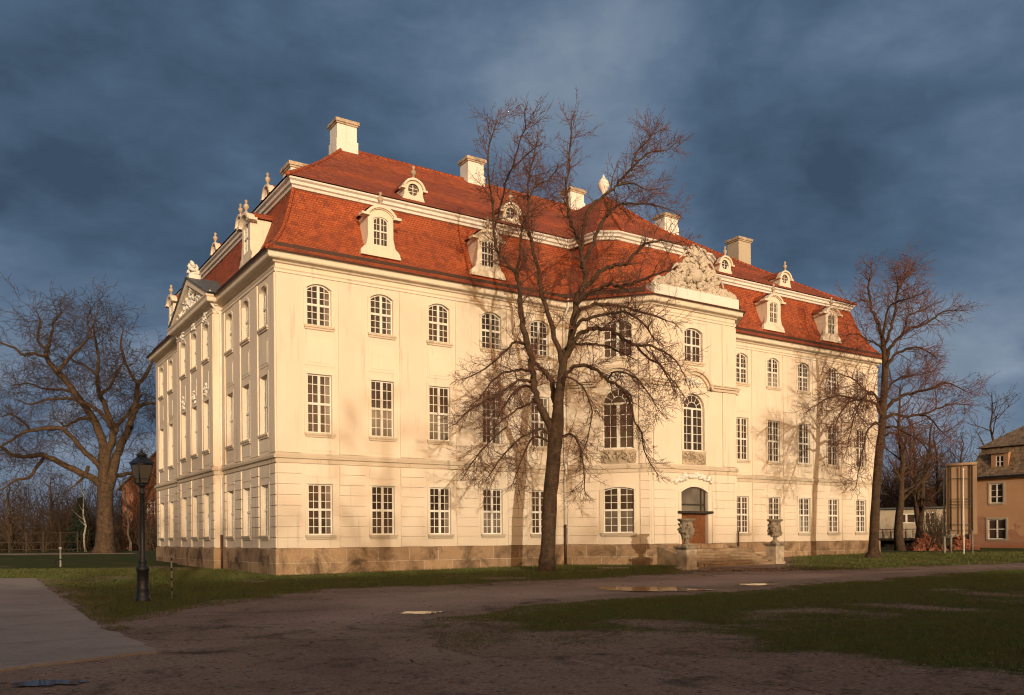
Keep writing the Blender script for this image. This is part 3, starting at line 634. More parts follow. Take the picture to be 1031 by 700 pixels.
# ridge and hip tiles
def hip(a, b_, r=.11, n=46):
    a, b_ = Vector(a), Vector(b_); rt = MB()
    for i in range(n):
        p = a.lerp(b_, i / n); q_ = a.lerp(b_, (i + 1.15) / n); f = lambda k: Vector((0, 0, -.18 * math.sin(math.pi * min(1, k)) if a.z != b_.z else 0))
        rt.tube([p + f(i / n), q_ + f((i + 1.15) / n)], [r, r * .82], 7, True)
    rt.build('ridge_capping', 'red_tile', pal)
hip(z3(b4[0]), A_); hip(z3(b4[1]), B_); hip(A_, B_, .12, 80); hip((*BU[3], ZB), ap, .10, 24); hip((*BU[4], ZB), ap, .10, 24)
for cx_, sx in ((0, 1), (L, -1)):
    pts = [Vector((cx_ + sx * s, s, z)) for s, z in PROF]; rt = MB()
    for a, b_ in zip(pts, pts[1:]):
        for k in range(4): rt.tube([a.lerp(b_, k / 4), a.lerp(b_, (k + 1.15) / 4)], [.10, .085], 7)
    rt.build('ridge_capping', 'red_tile', pal)

# --- chimneys
def chimney(x, y, z0, z1, wx, wy, mat_='white_stucco'):
    c = MB(); c.box(x - wx / 2, x + wx / 2, y - wy / 2, y + wy / 2, z0, z1 - .22); c.box(x - wx / 2 - .06, x + wx / 2 + .06, y - wy / 2 - .06, y + wy / 2 + .06, z0, z0 + 1.25)
    o = c.build('chimney', mat_, pal, bevel=.02)
    k = MB(); k.box(x - wx / 2 - .07, x + wx / 2 + .07, y - wy / 2 - .07, y + wy / 2 + .07, z1 - .30, z1 - .20); k.box(x - wx / 2 - .13, x + wx / 2 + .13, y - wy / 2 - .13, y + wy / 2 + .13, z1 - .20, z1)
    for ax in (-1, 1): k.box(x + ax * wx * .22 - .12, x + ax * wx * .22 + .12, y - wy * .3, y + wy * .3, z1 - .01, z1 + .08)
    k.build('chimney_cap', 'pale_stone', o, bevel=.02)
chimney(8.25, yr, 24.0, 26.45, 1.25, 1.15); chimney(17.2, yr, 24.0, 26.35, 1.2, 1.05); chimney(25.5, yr, 24.0, 26.15, 1.2, 1.05); chimney(34.5, yr, 24.0, 26.15, 1.35, 1.1); chimney(39.6, 9.6, 20.0, 24.5, 1.35, 1.15, 'pale_plaster')
chimney(4.6, 9.6, 19.5, 22.0, 1.5, 1.3)

def finial(mb, c, s=1.0):
    mb.lathe([(.16 * s, 0), (.17 * s, .08 * s), (.09 * s, .12 * s), (.07 * s, .22 * s), (.14 * s, .30 * s), (.19 * s, .42 * s), (.17 * s, .54 * s), (.08 * s, .62 * s), (.06 * s, .68 * s), (.11 * s, .76 * s), (.10 * s, .86 * s), (.02 * s, .93 * s)], c, 14)
# --- dormers
def dormer(fr, c, base=14.64, d=-.02, h=1.88, hw=.63, back=2.4):
    mb = MB(); zt = base + h; rise = .34
    wz0, wz1 = base + .42, base + 1.74
    wall(mb, fr, c - hw, c + hw, base, zt, [(c - .37, c + .37, wz0, wz1, .14)], .16, d)
    mb.fprism(fr, [(c - hw, zt)] + arch_pts(c, hw, zt, rise, 12)[1:-1] + [(c + hw, zt)], d - .3, d)
    for s in (-1, 1):
        mb.add([fr.P(c + s * hw, base, d), fr.P(c + s * hw, zt, d), fr.P(c + s * hw, zt, d - back), fr.P(c + s * hw, base + .2, d - back)], [(0, 1, 2, 3)])
        # scrolled foot
        mb.fprism(fr, [(c + s * hw, base), (c + s * (hw + .34), base), (c + s * (hw + .34), base + .14), (c + s * (hw + .24), base + .26), (c + s * (hw + .10), base + .36), (c + s * (hw + .04), base + .62), (c + s * hw, base + .8)], d - .18, d + .01)
    mb.fbox(fr, c - hw - .36, c + hw + .36, base - .10, base + .02, d - .2, d + .05)
    o = mb.build('dormer', 'cream_trim', pal)
    hd = MB(); hd.arcband(fr, c, zt - .10, hw + .02, rise, .13, d - .25, d + .15, 14); hd.arcband(fr, c, zt - .14, hw - .02, rise, .05, d - .1, d + .07, 14)
    for s in (-1, 1): hd.fbox(fr, c + s * (hw + .16) - .19, c + s * (hw + .16) + .19, zt - .19, zt - .08, d - .24, d + .16)
    hd.build('hood_moulding', 'cream_trim', o)
    rf = MB(); outp = arch_pts(c, hw + .16, zt - .02, rise + .12, 12)
    a = [fr.P(u, z, d - .2) for u, z in outp]; b_ = [fr.P(u, z, d - back) for u, z in outp]
    rf.add(a + b_, [(i, i + 1, 14 + i, 13 + i) for i in range(12)]); rf.build('dormer_roof', 'red_tile', o)
    window(o, fr, c - .37, c + .37, wz0, wz1, .14, cols=4, rows=(2, 2), dep=.05, post=.07, transom=.06, fw=.045, mt=.022, sill=False, d=d)
    fi = MB(); finial(fi, fr.P(c, zt + rise + .02, d - .02), .72); fi.build('finial', 'pale_stone', o)
def oculus(fr, c, base=17.98, d=-1.72, back=2.6):
    mb = MB(); hw, h = .50, .84; zt = base + h; r = .31; zc = base + .78
    outer = [(c - hw, base), (c - hw, zt)] + arch_pts(c, hw, zt, .40, 12)[1:-1] + [(c + hw, zt), (c + hw, base)]
    n = 24; circ = [(c + r * math.cos(2 * math.pi * i / n), zc + r * math.sin(2 * math.pi * i / n)) for i in range(n)]
    def radial(an):                                                  # where the ray leaves the outline
        best = None; dx, dz = math.cos(an), math.sin(an)
        for i in range(len(outer)):
            p, q_ = outer[i], outer[(i + 1) % len(outer)]
            ex, ez = q_[0] - p[0], q_[1] - p[1]; den = dx * ez - dz * ex
            if abs(den) < 1e-9: continue
            tt = ((p[0] - c) * ez - (p[1] - zc) * ex) / den; ss = ((p[0] - c) * dz - (p[1] - zc) * dx) / den
            if tt > 0 and -1e-6 <= ss <= 1 + 1e-6: best = tt if best is None else min(best, tt)
        return (c + dx * best, zc + dz * best)
    ou = [radial(2 * math.pi * i / n) for i in range(n)]
    for i in range(n):
        j = (i + 1) % n
        mb.add([fr.P(*circ[i], d), fr.P(*circ[j], d), fr.P(*ou[j], d), fr.P(*ou[i], d)], [(0, 1, 2, 3)])
        mb.add([fr.P(*circ[i], d), fr.P(*circ[j], d), fr.P(*circ[j], d - .14), fr.P(*circ[i], d - .14)], [(0, 1, 2, 3)])
    m = len(outer)
    for i in range(m - 1): mb.add([fr.P(*outer[i], d), fr.P(*outer[i + 1], d), fr.P(*outer[i + 1], d - back), fr.P(*outer[i], d - back)], [(0, 1, 2, 3)])
    for s in (-1, 1): mb.fprism(fr, [(c + s * hw, base), (c + s * (hw + .26), base), (c + s * (hw + .24), base + .16), (c + s * (hw + .10), base + .28), (c + s * hw, base + .55)], d - .15, d + .012)
    mb.fbox(fr, c - hw - .27, c + hw + .27, base - .1, base + .015, d - .2, d + .04)
    o = mb.build('oculus_dormer', 'cream_trim', pal)
    hd = MB(); hd.arcband(fr, c, zt - .02, hw + .01, .41, .10, d - .2, d + .12, 14)
    for s in (-1, 1): hd.fbox(fr, c + s * (hw + .10) - .11, c + s * (hw + .10) + .11, zt - .10, zt - .01, d - .19, d + .13)
    hd.build('hood_moulding', 'cream_trim', o)
    rf = MB(); op = arch_pts(c, hw + .10, zt + .02, .50, 12); a = [fr.P(u, z, d - .19) for u, z in op]; b_ = [fr.P(u, z, d - back) for u, z in op]
    rf.add(a + b_, [(i, i + 1, 14 + i, 13 + i) for i in range(12)]); rf.build('dormer_roof', 'red_tile', o)
    wm = MB(); wm.arcband(fr, c, zc, r - .05, r - .05, .05, d - .12, d - .07, 12)
    for i in range(n): j = (i + 1) % n; k = (r - .045) / r; wm.fprism(fr, [circ[i], circ[j], (c + (circ[j][0] - c) * k, zc + (circ[j][1] - zc) * k), (c + (circ[i][0] - c) * k, zc + (circ[i][1] - zc) * k)], d - .12, d - .07)
    wm.fbox(fr, c - .018, c + .018, zc - r, zc + r, d - .118, d - .078); wm.fbox(fr, c - r, c + r, zc - .10, zc - .075, d - .116, d - .08); wm.fbox(fr, c - r, c + r, zc + .075, zc + .10, d - .116, d - .08)
    wo = wm.build('window', 'white_paint', o); pn = MB(); pn.fprism(fr, circ, d - .15, d - .11); pn.build('pane', 'window_glass', wo)
    fi = MB(); finial(fi, fr.P(c, zt + .46, d - .02), .72); fi.build('finial', 'pale_stone', o)
for x in (4.95, 10.74, L - 10.74, L - 4.95): dormer(FRONT, x)
for x in (7.52, 13.25, L - 13.25, L - 7.52): oculus(FRONT, x)
for y in (4.2, DEP - 4.4): dormer(LEFT, y)
for y in (6.3, 11.0, 16.2): oculus(LEFT, y)
# urn on the pavilion roof
uf = MB(); uf.box(XC - .2, XC + .2, 3.66, 4.06, 21.7, 22.0)
uf.lathe([(.14, 0), (.18, .06), (.08, .14), (.10, .25), (.30, .55), (.36, .85), (.26, .92), (.30, 1.0), (.18, 1.1), (.10, 1.22), (.03, 1.4)], (XC, 3.86, 21.99), 16); uf.build('roof_urn', 'white_stucco', pal)
# --- sculpted parapet with coat of arms over the centre
cr = MB(); sweep(cr, [(18.25, -3.5), (24.45, -3.5)], [(-.35, 13.925), (.30, 13.925), (.30, 14.5), (.22, 14.56), (-.35, 14.56)], False)
pw = cr.build('parapet', 'white_stucco', pal)
sc_ = MB(); q = random.Random(21)
def sil(u):                                                          # skyline of the sculpture over the parapet
    x = (u - 3.1) / 3.0; a = abs(x)
    return 14.55 + 1.62 * max(0, 1 - a * 1.75) ** .8 + .68 * max(0, 1 - a) ** .7
poly = [(3.1 + 2.9 * math.cos(math.pi * (1 - i / 24)), sil(3.1 + 2.9 * math.cos(math.pi * (1 - i / 24))) - .15) for i in range(25)]
sc_.fprism(MID, [(.2, 14.5)] + poly + [(6.0, 14.5)], -.22, .05)
for _ in range(520):
    u = 3.1 + q.uniform(-2.9, 2.9); z = q.uniform(14.5, sil(u)); s = q.uniform(.07, .20)
    sc_.blob(MID.P(u, z, q.uniform(.02, .18)), (s * q.uniform(.6, 1.5), s * q.uniform(.5, .9), s * q.uniform(.5, 1.2)), q, 7, 5)
for _ in range(46):                                                  # curling plumes, banners and lances
    u = 3.1 + q.uniform(-2.6, 2.6); z = sil(u) - q.uniform(.1, .9); sg = 1 if u > 3.1 else -1; l = q.uniform(.5, 1.1)
    pts = [MID.P(u + sg * l * k / 5, z + .18 * math.sin(k * .9) - .35 * l * (k / 5) ** 2 + .25 * k / 5, .14 + .05 * math.sin(k)) for k in range(6)]
    sc_.tube(pts, [.09, .11, .10, .08, .06, .03], 6)
sc_.lathe([(.30, 0), (.42, .25), (.44, .5), (.30, .62)], MID.P(3.1, 15.05, .18), 14, sy=.45)
sc_.build('coat_of_arms', 'weathered_stone', pal)
cw = MB(); c = MID.P(3.1, 16.38, -.02); cw.lathe([(.42, 0), (.44, .10), (.40, .14), (.50, .34), (.44, .42), (.10, .52)], c, 16, sy=.7)
for k in range(8): cw.blob(c + Vector((.47 * math.cos(k * .785), .33 * math.sin(k * .785), .42)), (.09, .09, .13), q, 6, 4)
cw.blob(c + Vector((0, 0, .62)), (.10, .10, .12), q, 6, 4); cw.build('crown', 'weathered_stone', pal)
# --- side pediment
PD = Fr((-.45, 8.3), (0, 1), (-1, 0))
pe = MB(); z0, zp = 13.93, 15.55
pe.fprism(PD, [(-.1, z0), (8.0, z0), (3.95, zp)], -2.2, .02)
pe_ = pe.build('pediment', 'cream_plaster', pal)
pm_ = MB()
for s in (0, 1):
    a, b_ = ((-.50, z0 - .02), (3.95, zp + .24)) if s == 0 else ((8.40, z0 - .02), (3.95, zp + .24))
    dx, dz = b_[0] - a[0], b_[1] - a[1]; l = math.hypot(dx, dz); nx, nz2 = (-dz / l, dx / l) if s == 0 else (dz / l, -dx / l)
    pm_.fprism(PD, [a, b_, (b_[0], b_[1] - .34), (a[0] + (-nx) * .0 + .0, a[1] - .0 + .02), ] if False else [a, b_, (3.95, zp - .12), (a[0] + (.75 if s == 0 else -.75), z0 + .02)], .021, .36)
pm_.build('raking_cornice', 'cream_trim', pe_)
pr_ = MB()
for s in (-1, 1):
    e = -.55 if s < 0 else 8.45
    pr_.add([PD.P(e, z0 + .0, .44), PD.P(3.95, zp + .28, .44), PD.P(3.95, zp + .28, -2.4), PD.P(e, z0 + .0, -2.4), PD.P(e, z0 + .05, .44), PD.P(3.95, zp + .34, .44), PD.P(3.95, zp + .34, -2.4), PD.P(e, z0 + .05, -2.4)], [(0, 1, 2, 3), (4, 5, 6, 7), (0, 1, 5, 4), (2, 3, 7, 6)])
pr_.build('pediment_roof', 'lead_grey', pe_)
ps = MB(); q = random.Random(5)
for _ in range(110):
    u = q.uniform(.9, 7.0); hmax = (1 - abs(u - 3.95) / 3.95) * 1.4
    ps.blob(PD.P(u, z0 + .15 + q.random() * hmax * .8, .08), (.22 * q.uniform(.5, 1.2), .12, .2 * q.uniform(.5, 1.2)), q, 6, 4)
ps.build('pediment_relief', 'white_stucco', pe_)
ac = MB(); ac.box(-.75, -.15, 12.0, 12.5, 15.75, 16.0); 
for k in range(26): ac.blob(Vector((-.45 + q.uniform(-.2, .2), 12.25 + q.uniform(-.26, .26), 16.05 + q.uniform(0, .55))), (.13, .13, .17), q, 6, 4)
ac.build('acroterion', 'white_stucco', pe_)
# --- downpipes
def downpipe(pts, mat_='white_paint', r=.06):
    d_ = MB(); d_.tube([Vector(p) for p in pts], [r] * len(pts), 8); o = d_.build('downpipe', mat_, pal)
    z = pts[-1][2]
    f = MB(); f.tube([Vector(pts[-1]) + Vector((0, 0, .01)), Vector((pts[-1][0], pts[-1][1], .2))], [.075, .075], 8); f.build('cast_iron_foot', 'brown_metal', o)
for y in (8.22, 16.28):
    downpipe([(-.62, y, 14.2), (-.64, y, 13.85), (-.62, y, 13.6), (-.30, y, 13.25), (-.12, y, 13.05), (-.12, y, 5.45), (-.25, y, 5.3), (-.25, y, 4.95), (-.14, y, 4.8), (-.14, y, 1.9)])
downpipe([(15.25, -.56, 14.0), (15.25, -.56, 13.6), (15.25, -.3, 13.3), (15.25, -.13, 13.1), (15.25, -.13, 5.5), (15.25, -.26, 5.3), (15.25, -.26, 4.95), (15.25, -.14, 4.8), (15.25, -.14, 2.3)], r=.055)
downpipe([(27.45, -.5, 14.0), (27.45, -.5, 13.6), (27.45, -.13, 13.1), (27.45, -.13, 5.5), (27.45, -.26, 5.3), (27.45, -.26, 4.95), (27.45, -.14, 4.8), (27.45, -.14, 2.5)], r=.055)

# ------------------------------------------------------------------ entrance steps, pedestals, urns
stp = MB(); T0 = T(21.3, -6.4)
x0, x1 = 18.9, 23.75; nst = 5; top = DZ - .02
stp.box(x0, x1, -4.75, -3.62, -.2, top)
for i in range(nst):
    zt = top - (i + 1) * (top - T0) / (nst + 1); y = -4.75 - i * .36
    stp.box(x0 - .02 * i, x1 + .02 * i, y - .38, y + .01, -.2, zt); stp.box(x0 - .03 - .02 * i, x1 + .03 + .02 * i, y - .42, y - .0, zt - .05, zt + .012)
for xx in (x0 - .42, x1 + .02):
    stp.hexa([(xx, -6.5, -.2), (xx + .40, -6.5, -.2), (xx + .40, -3.62, -.2), (xx, -3.62, -.2), (xx, -6.5, .35), (xx + .40, -6.5, .35), (xx + .40, -3.62, 1.15), (xx, -3.62, 1.15)])
so_ = stp.build('entrance_steps', 'stone_step', None, bevel=.02); tag(so_, 'worn stone steps leading up to the brown palace door', 'steps')
def pedestal(x, y, label):
    z = T(x, y); o = empty('urn_pedestal', (x, y, z), label, 'pedestal', 'pedestals beside the entrance steps')
    m_ = MB(); m_.box(x - .37, x + .37, y - .37, y + .37, z - .2, z + .12); m_.box(x - .32, x + .32, y - .32, y + .32, z + .12, z + .92)
    m_.build('shaft', 'pale_stone', o, bevel=.02)
    c_ = MB(); c_.box(x - .37, x + .37, y - .37, y + .37, z + .92, z + .98); c_.box(x - .43, x + .43, y - .43, y + .43, z + .98, z + 1.07); c_.build('cap_slab', 'stone', o, bevel=.02)
    return z + 1.07
def urn(x, y, z, label, hnd):
    o = empty('stone_urn', (x, y, z), label, 'urn', 'stone urns on the step pedestals')
    m_ = MB(); S = .80; W = .74
    m_.lathe([(r * W, h * S) for r, h in ((.34, 0), (.34, .07), (.26, .12), (.15, .20), (.12, .28), (.17, .33), (.15, .38), (.24, .46), (.36, .62), (.43, .86), (.42, 1.10), (.37, 1.30), (.40, 1.38), (.54, 1.46), (.56, 1.53), (.48, 1.56), (.36, 1.50), (.34, 1.3))], (x, y, z), 28)
    m_.build('bowl', 'stone', o)
    r_ = MB(); q = random.Random(int(x * 10))
    for k in range(26):
        a = q.uniform(0, 6.28); zz = q.uniform(.62, 1.2); r_.blob((x + .395 * W * math.cos(a), y + .395 * W * math.sin(a), z + zz * S), (.085, .07, .11 * q.uniform(.6, 1.4)), q, 6, 4)
    for k in range(16): a = k * math.pi / 8; r_.blob((x + .27 * W * math.cos(a), y + .27 * W * math.sin(a), z + .52 * S), (.04, .04, .11), None, 6, 4)
    r_.build('carved_garland', 'stone', o)
    return o
gl = ground(691.5, 573.5); gr_ = ground(780.5, 567.5)
print('PED', gl, gr_)
zt = pedestal(gl.x, gl.y, 'stone pedestal left of the entrance steps carrying the urn before the door'); urn(gl.x, gl.y, zt, 'carved stone urn standing in front of the brown door', 1)
zt = pedestal(gr_.x, gr_.y, 'stone pedestal right of the entrance steps nearest the plain wing'); urn(gr_.x, gr_.y, zt, 'carved stone urn right of the steps before a white window', 1)
#MORE
# ------------------------------------------------------------------ ground sheets
def grid_sheet(name, pts_px, cell, lift, mat, label=None, kind='structure', cover=None, jag=.25, seed=0, edge=1.2):
    """a sheet on the terrain inside an outline whose corners stand on the ground; irregular border"""
    P = [ground(*p) if len(p) == 2 else Vector((p[0], p[1], 0)) for p in pts_px]
    xs = [p.x for p in P]; ys = [p.y for p in P]
    def inside(x, y):
        c = False; n = len(P); j = n - 1
        for i in range(n):
            if (P[i].y > y) != (P[j].y > y) and x < (P[j].x - P[i].x) * (y - P[i].y) / (P[j].y - P[i].y) + P[i].x: c = not c
            j = i
        return c
    def dist(x, y):
        m = 1e9; p = Vector((x, y))
        for i in range(len(P)):
            a = Vector(P[i - 1][:2]); b_ = Vector(P[i][:2]); d = b_ - a; L2 = d.length_squared
            k = 0 if L2 == 0 else max(0, min(1, (p - a).dot(d) / L2)); m = min(m, (p - a - d * k).length)
        return m
    mb = MB(); idx = {}; cov = []
    nx = int((max(xs) - min(xs)) / cell) + 3; ny = int((max(ys) - min(ys)) / cell) + 3; x0, y0 = min(xs) - cell, min(ys) - cell
    val = {}
    def f(i, j):
        if (i, j) not in val:
            x, y = x0 + i * cell, y0 + j * cell
            if jag:
                v = Vector((x * .5 + seed, y * .5, 0)); w_ = Vector((x * 2.1, y * 2.1 + seed, 3))
                d = dist(x, y) * (1 if inside(x, y) else -1)
                val[i, j] = d + jag * (1.5 * noise.noise(v) + noise.noise(w_))
            else: val[i, j] = dist(x, y) * (1 if inside(x, y) else -1)
        return val[i, j]
    def vid(i, j):
        if (i, j) not in idx:
            x, y = x0 + i * cell, y0 + j * cell
            idx[i, j] = len(mb.v); d = f(i, j); c = max(0, min(1, d / edge)); mb.v.append((x, y, T(x, y) + .003 + (lift - .003) * c))
            if cover: c *= cover(x, y)
            cov.append(c)
        return idx[i, j]
    for i in range(nx):
        for j in range(ny):
            if sum(f(a, b_) > 0 for a, b_ in ((i, j), (i + 1, j), (i + 1, j + 1), (i, j + 1))) >= 3:
                mb.f.append((vid(i, j), vid(i + 1, j), vid(i + 1, j + 1), vid(i, j + 1))); mb.sm.append(True)
    o = mb.build(name, mat, None, uv=False, fix=False)
    a = o.data.attributes.new('cover', 'FLOAT', 'POINT'); a.data.foreach_set('value', cov)
    tag(o, label, None, None, kind)
    return o, P, inside, dist, f
# base ground: gravelly soil to the horizon
gm = MB(); RG = [-30, -12, -4, 0, 3, 6, 9, 12, 15, 18, 21, 24, 27, 30, 34, 38, 43, 49, 56, 64, 74, 86, 100, 130, 200, 500, 1500, 4000]
cols = [-2.2, -1.4, -1.0, -.75, -.6, -.45, -.3, -.15, 0, .15, .3, .45, .6, .75, 1.0, 1.4, 2.2]
for d in RG:
    for k in cols:
        lat = k * max(22, d * .95); p = CAM + FWD * d + RGT0 * lat; gm.v.append((p.x, p.y, T(p.x, p.y)))
nc = len(cols)
for i in range(len(RG) - 1):
    for j in range(nc - 1): gm.f.append((i * nc + j, i * nc + j + 1, (i + 1) * nc + j + 1, (i + 1) * nc + j)); gm.sm.append(True)
go = gm.build('ground', 'dirt', None, uv=False, fix=False); tag(go, kind='structure')
def cov_near(x, y):
    d = depth_of(Vector((x, y, 0)))
    n = noise.noise(Vector((x * .22, y * .22, 1))) + .5 * noise.noise(Vector((x * .7, y * .7, 4)))
    lat = (Vector((x, y, 0)) - CAM).dot(RGT0) / max(d, 1)
    base = min(1, max(0, (d - 13.2 + 10.5 * lat) / 3.5))
    return max(0, min(1, base * 1.0 + n * 1.05 - .10))
def cov_far(x, y):
    n = noise.noise(Vector((x * .25 + 9, y * .25, 2))) + .5 * noise.noise(Vector((x * .8, y * .8, 7)))
    return max(0, min(1, .92 + n * .8))
NEAR = [(440, 624), (520, 613), (640, 602), (760, 593.5), (850, 586), (940, 578.5), (1031, 574), (1200, 568), (1300, 640), (1200, 740), (1050, 730), (950, 716), (860, 706), (760, 694), (660, 682), (570, 668), (480, 660), (420, 648), (405, 636)]
LEFTL = [(40, 582.5), (103, 636), (135, 624), (200, 614), (262, 604), (330, 594), (420, 591), (540, 586), (620, 582), (690, 578), (691, 565), (600, 560), (280, 560), (60, 549), (-200, 550), (-260, 573), (0, 583)]
RIGHTL = [(792, 575), (850, 574), (900, 572), (1031, 567), (1250, 562), (1250, 549), (1000, 549), (870, 551), (800, 556)]
near = grid_sheet('lawn', NEAR, .24, .012, 'lawn', cover=cov_near, jag=.45, seed=3)
leftl = grid_sheet('lawn', LEFTL, .34, .012, 'lawn', cover=cov_far, jag=.35, seed=8)
rightl = grid_sheet('lawn', RIGHTL, .34, .012, 'lawn', cover=cov_far, jag=.25, seed=15)
path = grid_sheet('path', [(245, 640), (330, 598), (420, 594), (540, 588), (620, 584), (690, 579.5), (700, 577), (790, 577), (900, 574), (1031, 568.5), (1300, 560), (1400, 563), (1300, 570), (1031, 572), (940, 576.5), (850, 584), (760, 591), (640, 599), (520, 610), (440, 620), (380, 645)], .4, .006, 'gravel', jag=.5, seed=5, edge=2.5)
# concrete slab on the left: a slab with a real edge
cs = [ground(*p) for p in ((36, 583), (103, 634), (132, 645), (162, 657.5), (0, 676), (-80, 684), (-240, 640), (-140, 583))]
ring_ = []
for i in range(len(cs)):
    a, b_ = cs[i], cs[(i + 1) % len(cs)]; n = max(2, int((b_ - a).length / .35))
    for k in range(n):
        p = a.lerp(b_, k / n); v = Vector((p.x * 1.3, p.y * 1.3, 0)); ring_.append(Vector((p.x + .10 * noise.noise(v) + .06 * noise.noise(v * 3.1), p.y + .10 * noise.noise(v + Vector((5, 5, 5))), 0)))
cm = MB(); m_ = len(ring_); cm.add([(p.x, p.y, T(p.x, p.y) + .035) for p in ring_] + [(p.x, p.y, -.1) for p in ring_], [tuple(range(m_))] + [(i, (i + 1) % m_, m_ + (i + 1) % m_, m_ + i) for i in range(m_)])
co_ = cm.build('pavement', 'concrete'); tag(co_, kind='structure')
# puddles
def puddle(px, py, wx, wy, seed, label):
    c = ground(px, py); pts = []
    for i in range(44):
        a = 2 * math.pi * i / 44; v = Vector((math.cos(a) * 1.7 + seed, math.sin(a) * 1.7, 0)); k = 1 + .55 * noise.noise(v) + .30 * noise.noise(v * 2.7)
        p = RGT0 * (wx * k * math.cos(a)) + FWD * (wy * k * math.sin(a)); pts.append(c + p)
    mb = MB(); zz = max(T(p.x, p.y) for p in pts) + .018; mb.add([(p.x, p.y, zz) for p in pts], [tuple(range(44))]); o = mb.build('puddle', 'water'); tag(o, label, 'puddle', 'rain puddles', 'structure')
puddle(641, 593.5, 1.35, 1.15, 1, 'long shallow puddle on the gravel path mirroring the sunlit wall')
puddle(672, 594.5, 1.0, .7, 2, 'narrow puddle on the path beside the longer one')
puddle(424, 617.5, .38, .36, 4, 'small bright puddle at the edge of the path')
puddle(762, 589, .75, .6, 6, 'thin puddle on the path before the entrance steps')
puddle(50, 689, .42, .20, 9, 'blue grey puddle in the dirt below the concrete slab')

# grass: separate blades where the turf grows
def blades(name, sheet, n, size, seed, cov, depth_max):
    o, P, inside, dist, f = sheet; q = random.Random(seed); V = []; F = []
    me0 = o.data; import bisect
    polys = me0.polygons; acc = []; s = 0; vs_ = me0.vertices
    for p in polys:
        c = p.center; d = depth_of(c); lat = (c - CAM).dot(RGT0)
        wgt = 0 if d < 3 or d > depth_max or abs(lat) > d * .66 + 2 else p.area * max(0, cov(c.x, c.y) - .1) ** 1.3 * min(1.0, (14 / d) ** 1.3)
        s += wgt; acc.append(s)
    for _ in range(n):
        i = bisect.bisect(acc, q.random() * s); i = min(i, len(polys) - 1); p = polys[i]
        a, b_, c, d_ = [vs_[k].co for k in p.vertices]; u, v = q.random(), q.random()
        x = a.lerp(b_, u).lerp(d_.lerp(c, u), v); dd = depth_of(x)
        h = size * q.uniform(.5, 1.3) * (1 + dd / 60); an = q.uniform(0, 6.283); wv = .0032 * (1 + dd / 14)
        e = Vector((math.cos(an), math.sin(an), 0)); t_ = Vector((q.gauss(0, .5), q.gauss(0, .5), 1)) * h; k = len(V)
        V += [x - e * wv, x + e * wv, x + t_]; F.append((k, k + 1, k + 2))
    me = bpy.data.meshes.new(name); me.from_pydata(V, [], F); me.materials.append(MATS['grass_blade']); g = bpy.data.objects.new(name, me); COL.objects.link(g)
    tag(g, 'short worn winter grass growing on the lawn', 'grass', None, 'stuff')
blades('grass', near, 140000, .035, 1, cov_near, 42)
blades('grass', leftl, 70000, .05, 2, cov_far, 45)
blades('grass', rightl, 25000, .06, 3, cov_far, 60)
# fallen leaves
def litter(name, spots, label):
    q = random.Random(4); V = []; F = []
    for px, py, n, sx, sy in spots:
        c0_ = ground(px, py)
        for _ in range(n):
            p = c0_ + RGT0 * q.gauss(0, sx) + FWD * q.gauss(0, sy); z = T(p.x, p.y) + .02; r = q.uniform(.025, .05); a = q.uniform(0, 6.28); k = len(V)
            e = Vector((math.cos(a), math.sin(a), q.uniform(-.4, .4))) * r; g = Vector((-math.sin(a), math.cos(a), q.uniform(-.4, .4))) * r * .7; o = Vector((p.x, p.y, z))
            V += [o - e, o + g, o + e, o - g]; F.append((k, k + 1, k + 2, k + 3))
    me = bpy.data.meshes.new(name); me.from_pydata(V, [], F); me.materials.append(MATS['dry_leaf']); g = bpy.data.objects.new(name, me); COL.objects.link(g); tag(g, label, 'leaves', None, 'stuff')
litter('fallen_leaves', [(745, 575, 900, 2.2, .5), (760, 573, 500, 1.6, .3), (560, 580, 300, 4, 1.2), (300, 590, 300, 4, 1.2), (700, 640, 420, 6, 3), (880, 566, 300, 5, 1.5)], 'brown fallen leaves scattered over the grass and path')

# ------------------------------------------------------------------ trees
def unit(q):
    while True:
        v = Vector((q.uniform(-1, 1), q.uniform(-1, 1), q.uniform(-1, 1)))
        if .01 < v.length < 1: return v.normalized()
def grow(tw, p, d, length, r, level, q, st):
    n = max(2, min(6, int(length / st['seg'][level]))); pts = [p]; dd = d.copy()
    for i in range(n):
        dd = (dd + unit(q) * st['wob'] + Vector((0, 0, st['up'][level] * (1 if i > n * .35 else .35)))).normalized(); pts.append(pts[-1] + dd * (length / n))
    tw.tube(pts, [max(st['rmin'], r * (1 - .75 * i / n)) for i in range(n + 1)], 4 if level == 0 else 3, True, False)
    if level >= st['levels'] - 1: return
    cnt = max(2, int(length / st['gap'][level]))
    for c in range(cnt):
        k = (c + q.uniform(.3, 1)) / cnt * n * .98 + .02; i = min(n - 1, int(k)); o = pts[i].lerp(pts[i + 1], k - i)
        ax = (pts[i + 1] - pts[i]).normalized(); sd = unit(q); sd = (sd - ax * sd.dot(ax)).normalized()
        an = R_(q.uniform(*st['ang'])); nd = ax * math.cos(an) + sd * math.sin(an)
        grow(tw, o, nd, length * q.uniform(*st['ratio']) * (1.15 - .5 * k / n), max(st['rmin'], r * .55 * (1 - .5 * k / n)), level + 1, q, st)
    grow(tw, pts[-1], dd, length * .5, r * .3, level + 1, q, st)
ST = dict(seg=(.28, .2, .12, .1), wob=.24, up=(.10, .07, .03, .0), rmin=.0068, levels=3, gap=(.15, .10, .09), ang=(28, 68), ratio=(.34, .66))
